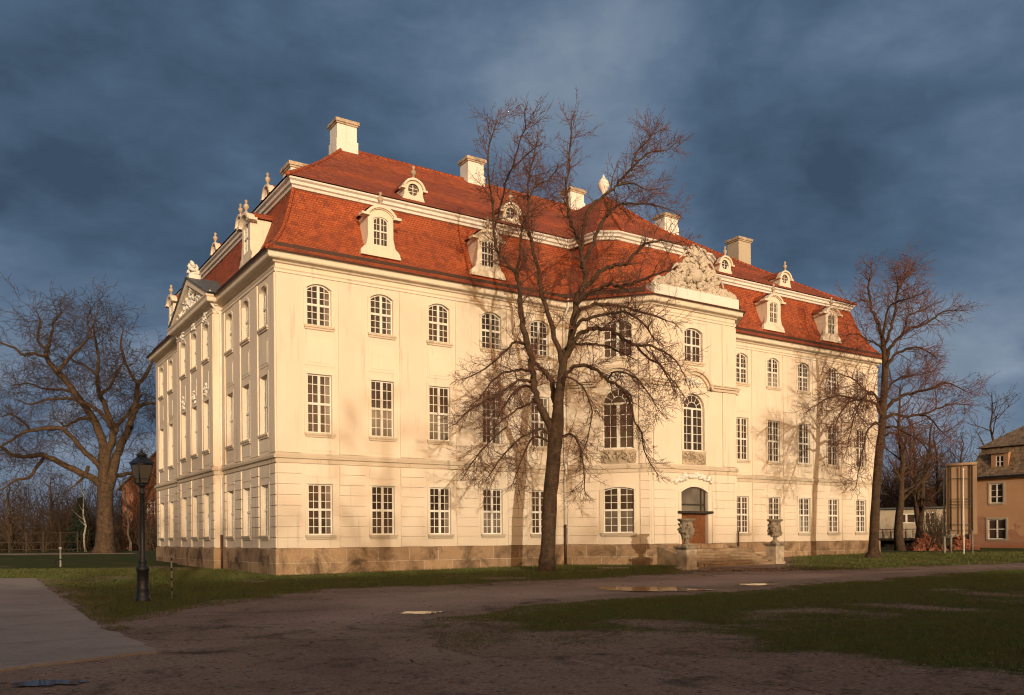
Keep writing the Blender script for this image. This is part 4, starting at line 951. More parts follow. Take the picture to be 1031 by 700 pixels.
def smooth_px(pts, n=4):
    out = []
    for i in range(len(pts) - 1):
        p0, p1, p2, p3 = pts[max(0, i - 1)], pts[i], pts[i + 1], pts[min(len(pts) - 1, i + 2)]
        for k in range(n):
            t_ = k / n; out.append(tuple(.5 * ((2 * b) + (-a + c) * t_ + (2 * a - 5 * b + 4 * c - d) * t_ * t_ + (-a + 3 * b - 3 * c + d) * t_ ** 3) for a, b, c, d in zip(p0, p1, p2, p3)))
    out.append(pts[-1]); return out
def limb_tree(name, label, cat, depth, trunk, limbs, bark, seed, st, spread=.10, gap=.42, blen=(.7, 2.2), group=None, sides=9, droop=0, ends=True, k0=.12, wk=.74):
    """a bare tree: trunk and main limbs follow the photographed habit, each limb leaning to its own depth; boughs and twigs grow from them"""
    q = random.Random(seed); wd = MB(); tw = MB()
    base = at(trunk[0][0], trunk[0][1], depth); base.z = T(base.x, base.y)
    root = empty(name, base, label, cat, group)
    px2m = depth / FPX; WK = wk
    def path3(L_, off):
        s = smooth_px(L_, 4); n = len(s); res = []
        for i, p in enumerate(s):
            k = i / (n - 1); ps = at(p[0], p[1], depth + off * depth * spread * (k ** .9) ); res.append((ps, p[2] * px2m * .5 * WK))
        return res
    t3 = path3(trunk, 0)
    t3[0] = (Vector((t3[0][0].x, t3[0][0].y, base.z - .15)), t3[0][1] * 1.15)
    wd.tube([a for a, _ in t3], [r for _, r in t3], 14, True, True, .16)
    for li, (off, L_) in enumerate(limbs):
        l3 = path3(L_, off); P_ = [a for a, _ in l3]
        for i in range(1, len(P_)): P_[i] = P_[i] + unit(q) * min(.06, l3[i][1] * .8)
        Rr = [max(.009, r) for _, r in l3]
        wd.tube(P_, Rr, sides if Rr[0] > .06 else 6, True, True, .10)
        tot = sum((b_ - a).length for a, b_ in zip(P_, P_[1:])); cnt = int(tot / gap)
        for c in range(cnt):
            k = (k0 + (1 - k0) * ((c + q.random()) / cnt) ** .72) * (len(P_) - 1); i = min(len(P_) - 2, int(k)); o = P_[i].lerp(P_[i + 1], k - i)
            fr_ = k / (len(P_) - 1); ax = (P_[i + 1] - P_[i]).normalized(); sd = unit(q); sd = (sd - ax * sd.dot(ax)).normalized(); an = R_(q.uniform(35, 75))
            nd = ax * math.cos(an) + sd * math.sin(an)
            if droop and o.z < droop: nd.z -= .25
            grow(tw, o, nd.normalized(), q.uniform(*blen) * (1.1 - .45 * fr_), min(Rr[i] * .5, .028), 0, q, st)
        if ends:
            ax = (P_[-1] - P_[-2]).normalized()
            for c in range(3): grow(tw, P_[-1], (ax + unit(q) * .45).normalized(), q.uniform(*blen) * .3, min(Rr[-1], .02), 0, q, st)
    a = wd.build('trunk', bark, root, uv=False, fix=False); b_ = tw.build('crown', st.get('mat', 'twig_bark'), root, uv=False, fix=False)
    return root
MAIN_TR = [(550, 577.5, 31), (550.5, 573, 25), (551, 562, 21), (552.5, 535, 19.5), (553.5, 505, 19), (556, 478, 18.5), (558, 455, 19), (559.5, 436, 20), (561.5, 420, 17), (562, 406, 14.5), (564, 390, 12.5), (566, 375, 11), (568, 360, 10)]
MAIN_L = [
 (.1, [(567, 364, 10), (575, 345, 9), (580, 304, 8), (588, 284, 7.5), (586, 262, 6), (583, 242, 5.2), (574, 222, 4.2), (571, 205, 3.6), (570, 186, 3.0), (573, 168, 2.6), (575, 134, 1.9), (576, 120, 1.0)]),
 (-.5, [(558, 440, 11), (551, 424, 11), (545, 413, 10), (539, 396, 9), (536, 376, 8.5), (534, 356, 8), (530, 342, 8), (526, 322, 7.5), (523, 296, 6.5), (520, 276, 5.5), (514, 268, 4.2), (505, 259, 4), (500, 252, 3.8), (497, 230, 3.2), (496, 203, 2.8), (492, 182, 2.4), (492, 150, 2), (497, 132, 1.4), (501, 117, .9)]),
 (.6, [(561, 410, 8), (558, 404, 7.5), (555, 384, 7), (551, 377, 6.5), (545, 371, 5.5), (538, 366, 4.5)]),
 (.5, [(566, 372, 8), (561, 348, 7), (550, 314, 6.2), (544, 290, 5.6), (541, 266, 5), (534, 240, 4.4), (531, 222, 4), (532, 205, 3.4), (531, 186, 3), (533, 175, 2.5), (538, 155, 1.9), (541, 140, 1.0)]),
 (.9, [(532, 210, 3), (535, 193, 2.8), (544, 185, 2.3), (552, 181, 2), (561, 170, 1.2)]),
 (-.9, [(498, 230, 3), (503, 212, 2.8), (507, 196, 2.5), (510, 182, 2.3), (516, 170, 2.1), (526, 160, 1.8), (540, 148, 1.2)]),
 (-.6, [(516, 170, 2), (523, 143, 1.7), (529, 129, 1.4), (528, 113, .9)]),
 (-.2, [(520, 276, 4.5), (524, 256, 3.4), (525, 236, 2.6), (529, 214, 1.7)]),
 (-.5, [(586, 290, 6.5), (596, 284, 6), (606, 272, 5.4), (618, 268, 5), (630, 266, 4.6), (640, 254, 4), (650, 246, 3.4), (666, 242, 2.7), (682, 245, 1.6), (693, 240, .9)]),
 (-.9, [(580, 306, 6), (590, 297, 5), (604, 290, 4.6), (615, 286, 4.2), (626, 288, 3.9), (644, 283, 3.4), (660, 276, 2.6), (676, 272, 1.5)]),
 (.8, [(586, 270, 6), (595, 250, 5), (604, 228, 4.4), (610, 218, 4), (616, 211, 3.6), (626, 206, 3.2), (640, 205, 2.8), (661, 207, 2.1), (678, 213, 1.1)]),
 (.4, [(585, 252, 5), (588, 232, 4.6), (591, 217, 4.4), (600, 203, 4.1), (613, 194, 3.8), (621, 186, 3.6), (631, 174, 3.3), (643, 162, 2.9), (654, 153, 2.3), (671, 151, 1.3), (681, 143, .8)]),
 (.7, [(636, 168, 2.7), (641, 154, 2.4), (649, 145, 2), (657, 136, 1.6), (669, 129, .9)]),
 (.1, [(621, 187, 2.8), (637, 185, 2.3), (652, 191, 1.6), (666, 190, .9)]),
 (-.6, [(575, 340, 6), (582, 316, 5), (594, 308, 4.6), (608, 306, 4.2), (625, 308, 3.6), (642, 314, 3), (661, 319, 2.2), (680, 326, 1.1)]),
 (-1, [(571, 352, 6), (579, 331, 5), (591, 321, 4.4), (611, 316, 3.9), (629, 315, 3.4), (644, 323, 2.7), (656, 337, 2), (664, 347, 1.1)]),
 (-.3, [(568, 364, 7), (577, 346, 6.2), (586, 335, 6), (601, 331, 5.6), (617, 333, 5), (629, 342, 4.4), (641, 347, 3.9), (656, 349, 3.3), (670, 355, 2.5), (682, 366, 1.7), (690, 380, .9)]),
 (-.4, [(640, 347, 3.4), (651, 359, 3), (663, 366, 2.5), (670, 376, 2), (678, 392, 1)]),
 (-.1, [(656, 355, 2.6), (670, 374, 2), (680, 386, 1.6), (689, 399, .8)]),
 (.3, [(564, 362, 5.5), (570, 351, 4.4), (577, 347, 4), (593, 346, 3.5), (608, 348, 3), (624, 354, 2.4), (638, 361, 1.2)]),
 (-.9, [(565, 390, 7), (570, 378, 5.6), (579, 369, 5.2), (593, 369, 4.8), (603, 375, 4.4), (612, 383, 4), (626, 391, 3.4), (635, 406, 2.9), (639, 424, 2.4), (646, 436, 2), (649, 456, 1.5), (661, 476, .8)]),
 (-1.2, [(612, 382, 3), (619, 375, 2.6), (635, 377, 2.4), (647, 388, 2), (658, 404, 1.5), (666, 416, .8)]),
 (-.8, [(566, 440, 4), (572, 438, 3.2), (578, 440, 2.8), (585, 454, 2.4), (588, 477, 1.9), (589, 497, 1)]),
 (-.5, [(570, 379, 3), (581, 384, 2.4), (590, 395, 2), (596, 415, 1.7), (592, 440, 1.4), (586, 458, .9)]),
 (-.4, [(532, 350, 4.5), (520, 344, 3.6), (506, 356, 3), (500, 362, 2.6), (484, 374, 1.8), (468, 381, .9)]),
 (.3, [(536, 373, 4.4), (526, 372, 3.8), (518, 373, 3.4), (506, 376, 3), (494, 386, 2.4), (484, 400, 1.7), (474, 408, .9)]),
 (-1, [(537, 384, 4.4), (524, 383, 3.6), (514, 388, 3.2), (502, 396, 2.8), (490, 402, 2.5), (480, 409, 2.2), (470, 416, 1.7), (458, 428, .9)]),
 (.6, [(538, 390, 4), (530, 389, 3.4), (522, 392, 3), (512, 402, 2.5), (502, 420, 1.8), (497, 434, .9)]),
 (-.6, [(541, 405, 3.6), (533, 406, 3.2), (524, 410, 2.8), (510, 420, 2.3), (500, 428, 1.7), (490, 436, .9)]),
 (-1, [(553, 437, 4.4), (547, 433, 3.6), (540, 433, 3.2), (526, 440, 2.8), (510, 454, 2.4), (498, 470, 1.8), (489, 484, .9)]),
 (-.4, [(555, 446, 4), (545, 441, 3.2), (536, 442, 2.8), (528, 456, 2.2), (521, 474, 1.6), (516, 488, .9)]),
 (-1.3, [(510, 430, 2.4), (498, 440, 2), (486, 452, 1.8), (478, 462, 1.6), (469, 476, .9)]),
]
limb_tree('bare_tree', 'tall bare linden standing before the middle of the palace front', 'tree', 38.65, MAIN_TR, MAIN_L, 'bark', 5, ST, .065, .215, (.5, 1.45), droop=9)
RT = [(879, 562, 30), (879.5, 558, 22), (880, 550, 16), (881, 520, 14), (883, 480, 13), (886, 450, 12.5), (888.5, 430, 12), (890, 399, 11), (891, 363, 9), (889, 347, 7.5)]
RL = [
 (.2, [(889, 352, 7.5), (886, 332, 6), (881, 319, 5), (876, 306, 4), (874, 286, 3), (878, 272, 1.3)]),
 (-.3, [(891, 362, 7), (897, 350, 5.5), (904, 342, 5), (914, 332, 4.4), (932, 326, 3.6), (944, 318, 2.8), (953, 313, 2), (966, 313, 1)]),
 (.5, [(910, 336, 3.5), (914, 319, 2.8), (927, 313, 2.2), (940, 306, 1.1)]),
 (.3, [(890, 348, 5.5), (896, 335, 4.6), (900, 317, 4), (904, 291, 3), (901, 274, 1.3)]),
 (-.6, [(888, 340, 4), (895, 311, 3), (904, 304, 2.6), (914, 301, 2.2), (928, 296, 1.1)]),
 (.9, [(904, 296, 2.5), (909, 284, 2), (918, 271, 1)]),
 (-.5, [(891, 372, 6), (901, 358, 4.5), (917, 350, 3.6), (932, 353, 2.6), (944, 362, 1.2)]),
 (-.2, [(892, 412, 7), (900, 404, 5.5), (909, 399, 5), (922, 395, 4.4), (935, 392, 3.8), (953, 386, 2.8), (973, 394, 1.2)]),
 (.4, [(890, 422, 6.5), (900, 417, 5), (914, 419, 4.4), (937, 414, 3.4), (958, 407, 2.4), (977, 408, 1.1)]),
 (-.8, [(925, 418, 3.2), (935, 420, 2.8), (944, 430, 2.2), (954, 440, 1.1)]),
 (-.6, [(889, 420, 6.5), (882, 408, 5), (876, 404, 4.6), (866, 402, 4), (858, 401, 3.4), (842, 399, 2.8), (826, 405, 2), (814, 413, 1)]),
 (-.9, [(866, 402, 3), (857, 404, 2.6), (850, 410, 2.2), (842, 426, 1.6), (837, 441, .9)]),
 (.3, [(888, 412, 5), (883, 400, 4), (872, 394, 3.4), (862, 384, 2.8), (850, 378, 2), (838, 376, 1)]),
 (.1, [(889, 352, 4), (880, 345, 3), (873, 342, 2.4), (862, 336, 1.8), (852, 338, .9)]),
 (-.3, [(875, 304, 2.6), (870, 303, 2), (865, 302, 1.6), (856, 308, .9)]),
 (-.9, [(888, 428, 5), (880, 426, 3.4), (873, 436, 2.8), (868, 455, 2.2), (864, 475, 1.5), (862, 490, .9)]),
 (-.7, [(884, 405, 4), (878, 395, 3), (870, 400, 2.6), (862, 415, 2.2), (856, 436, 1.6), (852, 455, .9)]),
 (.5, [(889, 440, 5), (896, 436, 3.6), (905, 441, 3), (913, 455, 2.2), (917, 475, 1.2)]),
 (.8, [(890, 400, 5), (897, 388, 3.6), (908, 380, 3), (924, 378, 2.2), (940, 374, 1.1)]),
 (-.5, [(890, 430, 4), (900, 430, 3), (912, 436, 2.5), (926, 444, 1.8), (938, 458, .9)]),
]
ST2 = dict(ST); ST2.update(up=(.06, .02, -.01, 0), gap=(.20, .13, .10), rmin=.008)
limb_tree('bare_tree', 'tall bare tree at the right corner of the palace', 'tree', 50.6, RT, RL, 'bark', 9, ST2, .07, .25, (.7, 2.0), wk=.62)
OT = [(105, 558.5, 30), (105, 553, 24), (106, 545, 21), (106, 530, 19), (106, 515, 17.5), (106, 500, 17), (106, 488, 18)]
OL = [
 (.1, [(105, 494, 13), (104, 476, 11.5), (104, 462, 10.5), (103, 445, 9.6), (94, 422, 8.4), (80, 402, 7.4), (66, 384, 6.6), (55, 372, 6), (46, 358, 5), (49, 348, 3.8), (51, 338, 3), (55, 324, 2.4), (63, 314, 1.2)]),
 (-.5, [(47, 360, 4), (34, 356, 3.4), (23, 357, 3), (14, 350, 2.6), (0, 344, 2), (-14, 336, 1)]),
 (.5, [(49, 354, 3.5), (39, 345, 3), (38, 336, 2.6), (41, 324, 2), (36, 312, 1)]),
 (-.7, [(59, 375, 4.5), (69, 361, 3.8), (77, 353, 3.2), (85, 345, 2.8), (91, 336, 2.4), (88, 324, 2), (92, 311, 1)]),
 (.3, [(105, 478, 9.5), (108, 458, 9), (114, 440, 8.4), (112, 425, 7), (107, 411, 6), (100, 397, 5.2), (98, 381, 4.4), (99, 363, 3.6), (97, 347, 2.8), (94, 331, 2), (97, 316, 1)]),
 (-.4, [(112, 430, 6), (105, 420, 5), (98, 413, 4.4), (89, 408, 3.6), (80, 404, 2.4)]),
 (.6, [(109, 492, 12.5), (113, 477, 11), (117, 462, 10), (121, 450, 9), (125, 442, 8.4), (132, 425, 7.4), (137, 406, 6.4), (139, 388, 5.2), (147, 377, 4), (154, 362, 2.8), (158, 348, 1.2)]),
 (-.3, [(139, 388, 4), (132, 377, 3.4), (126, 365, 3), (122, 347, 2.4), (124, 331, 1.1)]),
 (.9, [(117, 435, 5), (119, 427, 4.6), (128, 418, 3.8), (137, 404, 2.6), (146, 396, 1.2)]),
 (1.2, [(131, 428, 6), (137, 413, 5), (146, 407, 4.2), (158, 406, 3.2), (170, 412, 1.4)]),
 (-.6, [(103, 490, 9), (93, 481, 8), (82, 477, 7.4), (63, 468, 6.6), (44, 459, 5.6), (24, 460, 4.6), (11, 457, 3.8), (0, 450, 3), (-14, 452, 1.2)]),
 (-1, [(45, 460, 4.4), (37, 471, 3.8), (29, 481, 3.2), (15, 484, 2.4), (0, 494, 1.2)]),
 (-.8, [(102, 472, 7), (97, 466, 6.4), (90, 459, 6), (83, 453, 5.6), (78, 446, 5.2), (68, 436, 4.8), (61, 431, 4.6), (41, 432, 4), (23, 436, 3.4), (9, 445, 2.6), (-4, 452, 1.2)]),
 (.4, [(99, 428, 5), (87, 421, 4.2), (76, 424, 3.6), (66, 429, 2.8), (58, 424, 1.4)]),
 (.2, [(85, 408, 4.6), (76, 403, 4), (68, 401, 3.4), (57, 402, 3), (45, 403, 2.6), (30, 407, 2), (16, 402, 1)]),
 (-.3, [(89, 470, 4.5), (85, 479, 3.4), (77, 487, 2.6), (70, 493, 1.3)]),
 (.7, [(75, 396, 3.6), (62, 392, 3), (46, 392, 2.4), (30, 386, 1.8), (14, 388, 1)]),
 (-.9, [(100, 399, 4), (112, 388, 3), (118, 374, 2.4), (124, 366, 1.2)]),
 (1, [(98, 378, 3.4), (86, 368, 2.6), (76, 364, 2), (64, 352, 1)]),
 (-.6, [(31, 434, 3), (22, 424, 2.4), (12, 418, 2), (-2, 420, 1)]),
 (.9, [(112, 480, 6), (122, 478, 5), (134, 476, 4), (146, 470, 2.6)]),
]
ST3 = dict(ST); ST3.update(seg=(.4, .25, .18, .1), wob=.42, up=(.01, .0, -.02, 0), gap=(.50, .36, .3), ratio=(.40, .70), rmin=.014, mat='oak_twig')
limb_tree('bare_tree', 'spreading bare oak on the lawn left of the palace', 'tree', 79, OT, OL, 'oak_bark', 15, ST3, .06, .56, (1.8, 5.0), wk=.86)

# free-grown background trees
def bare(name, label, cat, px, py, depth, h, seed, lean=0, trunk_r=.2, nl=16, spread=.42, group=None, bark='bark', crown='thicket_bark', first=.28, rmin=.012, gap=.55, dens=1.0, forks=1, zoff=0):
    q = random.Random(seed); b0 = at(px, py, depth); b0.z = T(b0.x, b0.y); root = empty(name, b0, label, cat, group); wd = MB(); tw = MB()
    st = dict(ST); st.update(seg=(.5, .35, .25, .2), gap=(.5 / dens, .36 / dens, .3), rmin=rmin, wob=.3, up=(.12, .08, .02, 0), ratio=(.38, .65))
    for fk in range(forks):
        top = Vector((lean * h + (fk - (forks - 1) / 2) * h * .16 + q.gauss(0, .03) * h, q.gauss(0, .05) * h, h)); n = 9; P_ = []
        for i in range(n + 1):
            k = i / n; P_.append(b0 + RGT0 * (top.x * k ** 1.2) + FWD * (top.y * k) + Vector((0, 0, -.2 + (h + .2) * k)) + unit(q) * (.018 * h * (0 < i)))
        Rr = [trunk_r * (1.35 if i == 0 else 1) * (1 - .9 * i / n) + .015 for i in range(n + 1)]
        wd.tube(P_, Rr, 9, True, True, .15)
        for c in range(nl):
            k = (first + (1 - first) * (c + q.random()) / nl) * n; i = min(n - 1, int(k)); o = P_[i].lerp(P_[i + 1], k - i); a = q.uniform(0, 6.283); fr_ = k / n
            l = spread * h * (1.05 - .75 * fr_) * q.uniform(.6, 1.1); d = Vector((math.cos(a), math.sin(a), q.uniform(.3, .9))).normalized(); m = 6; LP = [o]
            for j in range(m): d = (d + unit(q) * .22 + Vector((0, 0, .07))).normalized(); LP.append(LP[-1] + d * l / m)
            r0 = Rr[i] * .55; wd.tube(LP, [max(rmin * 1.2, r0 * (1 - .85 * j / m)) for j in range(m + 1)], 5, True, False)
            for e in range(max(2, int(l / gap))):
                kk = q.uniform(.15, 1) * m; j = min(m - 1, int(kk)); oo = LP[j].lerp(LP[j + 1], kk - j); ax = (LP[j + 1] - LP[j]).normalized()
                grow(tw, oo, (ax + unit(q) * .9).normalized(), l * q.uniform(.22, .5), r0 * .35, 0, q, st)
    wd.build('trunk', bark, root, uv=False, fix=False); tw.build('crown', crown, root, uv=False, fix=False); return root
bare('bare_tree', 'dark upright bare tree in front of the flat-roofed annex', 'tree', 907, 552, 66, 12.5, 31, .0, .34, 20, .40)
bare('bare_tree', 'fork-trunked bare tree between the annex windows', 'tree', 926, 553, 69, 10.5, 32, .03, .28, 14, .38, forks=2)
bare('bare_tree', 'reddish bare tree behind the annex roof', 'tree', 946, 552, 84, 11.5, 33, -.02, .24, 16, .46, crown='twig_bark')
bare('bare_tree', 'bare tree rising over the brown roof of the house', 'tree', 1003, 552, 96, 16.5, 34, 0, .3, 16, .42)
bare('bare_tree', 'slim pale-stemmed birch left of the bare oak', 'tree', 86.5, 556, 88, 8.5, 35, 0, .10, 9, .26, bark='birch_bark')
bare('bare_tree', 'leaning pale birch between the oak and the lamp post', 'tree', 131, 556, 90, 8.5, 36, -.10, .12, 9, .26, bark='birch_bark')
bare('bare_tree', 'hazy brown bare tree standing left of the conifer', 'tree', 52, 556, 98, 9.5, 37, 0, .2, 18, .46, first=.12)
bare('bare_tree', 'low dark bare tree at the left edge by the fence', 'tree', 12, 556, 92, 7.6, 38, 0, .2, 16, .5, first=.1)
bare('bare_tree', 'rounded reddish bare tree between the palace corner and the banner frame', 'tree', 921, 552, 94, 13.5, 51, 0, .26, 20, .44, crown='twig_bark')
bare('bare_tree', 'tall thin bare tree left of the house roof', 'tree', 972, 552, 92, 12.0, 52, -.04, .22, 18, .40)
bare('bare_tree', 'bare tree with thin crown at the palace corner behind the lamp', 'tree', 148, 556, 92, 9.0, 53, .02, .2, 16, .42)
# dark conifer behind the fence
def conifer(px, py, depth, h, label, seed):
    q = random.Random(seed); b0 = at(px, py, depth); b0.z = T(b0.x, b0.y); root = empty('conifer', b0, label, 'tree'); wd = MB(); nd = MB()
    wd.tube([b0, b0 + Vector((0, 0, h))], [.16, .03], 7); wd.build('trunk', 'bark', root, uv=False, fix=False)
    for c in range(240):
        k = q.random() ** .8; o = b0 + Vector((0, 0, .15 + k * h)); a = q.uniform(0, 6.283); l = (1 - k) * h * .34 * q.uniform(.6, 1.1) + .2; d = Vector((math.cos(a), math.sin(a), -.12))
        for j in range(18):
            p = o + d * l * q.uniform(.15, 1); s = q.uniform(.12, .3); e = unit(q) * s; g = unit(q) * s * .4; nd.add([p - e, p + g, p + e, p - g - Vector((0, 0, .08))], [(0, 1, 2, 3)])
    nd.build('crown', 'needle_green', root, uv=False, fix=False)
conifer(82, 556, 92, 5.6, 'dark green conifer left of the oak trunk', 3)
# thickets that read as one mass
def thicket(name, label, spans, seed, mat_='thicket_bark'):
    q = random.Random(seed); tw = MB(); st = dict(ST); st.update(seg=(.6, .4, .3, .2), gap=(.55, .45, .4), rmin=.014, wob=.3, up=(.12, .06, .02, 0), ratio=(.4, .7), levels=2)
    for px0, px1, dep, h0, h1, n in spans:
        for _ in range(n):
            d = dep * q.uniform(.94, 1.1); b0 = at(q.uniform(px0, px1), 550, d); b0.z = T(b0.x, b0.y) - .05; h = q.uniform(h0, h1)
            grow(tw, b0, Vector((q.gauss(0, .28), q.gauss(0, .28), 1)).normalized(), h, .02 + .008 * h, 0, q, st)
    o = tw.build(name, mat_, None, uv=False, fix=False); tag(o, label, 'undergrowth', None, 'stuff')
thicket('undergrowth', 'tangle of brown bare bushes behind the fence on the left', [(-60, 75, 94, 1.0, 4.0, 420), (60, 175, 97, 1.5, 4.6, 360), (-80, 175, 108, 3.5, 8.5, 420)], 41)
thicket('undergrowth', 'tangle of reddish bare bushes behind the annex on the right', [(880, 985, 90, 2.0, 6.0, 170), (880, 975, 98, 5, 10.5, 150)], 42)
thicket('bush', 'rust brown bare bush beside the annex window', [(934, 951, 69, 1.4, 3.0, 90)], 43)
bu = bpy.data.objects['bush']; del bu['kind']; bu['category'] = 'bush'

# ------------------------------------------------------------------ street lamp, poles
def street_lamp(px, py):
    g = ground(px, py); x, y, z = g; o = empty('street_lamp', g, 'black cast-iron street lamp with lantern head on the lawn', 'street lamp')
    m_ = MB(); m_.lathe([(.20, -.1), (.20, .10), (.17, .14), (.155, .30), (.165, .34), (.15, .38), (.145, .80), (.17, .84), (.17, .90), (.12, .96), (.10, 1.02), (.13, 1.06), (.09, 1.12), (.072, 1.3), (.062, 2.85), (.085, 2.88), (.085, 2.93), (.055, 2.97), (.05, 3.06), (.10, 3.10), (.11, 3.13)], (x, y, z), 20); m_.build('pole', 'lamp_paint', o)
    c = Vector((x, y, z)); a0 = math.pi / 4 + .3
    def sq(r, h): return [c + Vector((r * math.cos(a0 + k * math.pi / 2), r * math.sin(a0 + k * math.pi / 2), h)) for k in range(4)]
    f = MB(); b_, t_ = sq(.16, 3.16), sq(.285, 3.66)
    for k in range(4):
        f.tube([b_[k], t_[k]], [.017, .019], 5); f.tube([b_[k], b_[(k + 1) % 4]], [.016] * 2, 5); f.tube([t_[k], t_[(k + 1) % 4]], [.02] * 2, 5); f.tube([c + Vector((0, 0, 3.0)), b_[k]], [.02, .014], 5)
        mm = b_[k].lerp(t_[k], .22); f.tube([mm, b_[(k + 1) % 4].lerp(t_[(k + 1) % 4], .22)], [.010] * 2, 5)
    lf = f.build('lantern_frame', 'lamp_paint', o)
    gm_ = MB(); k = .985; bb, tt = [c + Vector(((p - c).x * k, (p - c).y * k, (p - c).z)) for p in b_], [c + Vector(((p - c).x * k, (p - c).y * k, (p - c).z)) for p in t_]
    gm_.add(bb + tt, [(i, (i + 1) % 4, 4 + (i + 1) % 4, 4 + i) for i in range(4)]); gm_.build('lantern_glass', 'lamp_glass', lf)
    r_ = MB(); r1, r2, r3 = sq(.335, 3.68), sq(.32, 3.72), sq(.13, 3.86); r_.add(r1 + r2 + r3, [(0, 1, 2, 3), (11, 10, 9, 8)] + [(i, (i + 1) % 4, 4 + (i + 1) % 4, 4 + i) for i in range(4)] + [(4 + i, 4 + (i + 1) % 4, 8 + (i + 1) % 4, 8 + i) for i in range(4)])
    r_.lathe([(.12, 3.84), (.12, 3.90), (.15, 3.92), (.05, 3.97), (.03, 4.01), (.035, 4.03), (.008, 4.07)], (x, y, z), 12); r_.build('lantern_roof', 'lamp_paint', o)
street_lamp(144, 606)
g = ground(173, 603); m_ = MB(); m_.tube([g - Vector((0, 0, .1)), g + Vector((0, 0, 1.22))], [.022, .022], 8)
mp_ = m_.build('marker_pole', 'pole_grey', None); tag(mp_, 'thin pale marker pole standing in the grass right of the street lamp', 'pole')
m2 = MB()
for k in range(4): m2.tube([g + Vector((0, 0, .22 + k * .28)), g + Vector((0, 0, .30 + k * .28))], [.0245] * 2, 8)
m2.build('dark_band', 'dark_timber', mp_)
# bollard light with dark hose loop on the left lawn
g = at(61, 574, 47); g.z = T(g.x, g.y); hy = empty('standpipe', g, 'small pale standpipe with a dark hose loop on the left lawn', 'standpipe')
m_ = MB(); m_.lathe([(.06, 0), (.05, .1), (.045, 1.0), (.09, 1.02), (.09, 1.10), (.03, 1.14)], g, 12); m_.build('post', 'pole_grey', hy)
m_ = MB(); lp = [g + RGT0 * (.02 + .30 * math.cos(a)) + Vector((0, 0, .24 + .22 * math.sin(a))) + FWD * (-.08) for a in [2 * math.pi * i / 20 for i in range(19)]]; m_.tube(lp, [.035] * 19, 7); m_.build('hose', 'rubber_black', hy)
# paved cover in the lawn before the canted bay
g = ground(617, 572.5); m_ = MB(); p = [g + RGT0 * a + FWD * b_ for a, b_ in ((-.75, -.35), (.75, -.35), (.7, .4), (-.7, .4))]; m_.hexa([(*q_.xy, g.z - .05) for q_ in p] + [(*q_.xy, g.z + .05) for q_ in p]); sl_ = m_.build('manhole_slab', 'stone', None, bevel=.01); tag(sl_, 'flat stone slab in the grass below the canted bay', 'slab')
# wooden post at the entrance face
m_ = MB(); m_.box(24.35, 24.42, -3.72, -3.65, 0, 1.9); o = m_.build('iron_post', 'brown_metal', None); tag(o, 'thin rusty post against the palace wall right of the steps', 'post')

# left boundary: rail fence and gabled house behind the oak
FD = 84
a, b_ = at(-60, 548, FD), at(78, 548, FD); a.z = T(a.x, a.y); b_.z = T(b_.x, b_.y)
fe = empty('rail_fence', a.lerp(b_, .5), 'low weathered rail fence along the far edge of the left lawn', 'fence')
n = 9
for i in range(n):
    p = a.lerp(b_, i / (n - 1)); p.z = T(p.x, p.y); m_ = MB(); m_.box(p.x - .06, p.x + .06, p.y - .06, p.y + .06, p.z - .1, p.z + 2.0); m_.build('post', 'dark_timber', fe)
for h in (1.9, 1.0, .3):
    m_ = MB(); m_.tube([a + Vector((0, 0, h)), b_ + Vector((0, 0, h))], [.045] * 2, 6); m_.build('rail', 'dark_timber', fe)
wm = grid_sheet('path', [(-200, 561), (140, 558), (150, 556.6), (-200, 558.6)], 1.2, .02, 'gravel', jag=0)

def gable_house(c, ax, w_, l, he, hr, label):
    """gabled house: w_ across the gable, l along the ridge direction ax"""
    ax = ax.normalized(); sx = Vector((ax.y, -ax.x, 0)); o = empty('gabled_house', c, label, 'house'); z = c.z
    P = lambda a, b_, h: c + sx * a + ax * b_ + Vector((0, 0, h))
    m_ = MB(); hw = w_ / 2
    m_.add([P(-hw, 0, -.3), P(hw, 0, -.3), P(hw, 0, he), P(0, 0, hr), P(-hw, 0, he), P(-hw, l, -.3), P(hw, l, -.3), P(hw, l, he), P(0, l, hr), P(-hw, l, he)], [(0, 1, 2, 3, 4), (9, 8, 7, 6, 5), (0, 5, 6, 1), (1, 6, 7, 2), (0, 4, 9, 5)])
    m_.build('wall', 'red_brick', o)
    r_ = MB(); k = (hr - he) / hw; e = .5
    for s in (-1, 1):
        r_.hexa([P(s * (hw + e), -.4, he - e * k + .02), P(0, -.4, hr + .02), P(0, l + .4, hr + .02), P(s * (hw + e), l + .4, he - e * k + .02), P(s * (hw + e), -.4, he - e * k + .2), P(0, -.4, hr + .2), P(0, l + .4, hr + .2), P(s * (hw + e), l + .4, he - e * k + .2)])
    r_.build('roof', 'brown_tile', o)
    fr = Fr((c.x - sx.x * hw, c.y - sx.y * hw), sx[:2], (-ax.x, -ax.y))
    for u in (w_ * .3, w_ * .7):
        for zz in (1.2, 4.2): 
            if zz + 1.4 < he + 1: window(o, fr, u - .5, u + .5, z + zz, z + zz + 1.4, 0, cols=2, rows=(1, 2), dep=-.02, sill=False)
    return o
g = at(172, 552, 100); g.z = T(g.x, g.y)
gable_house(g, (FWD + RGT0 * .25), 13, 14, 7.4, 12.6, 'red brick house with a brown gable roof behind the street lamp')

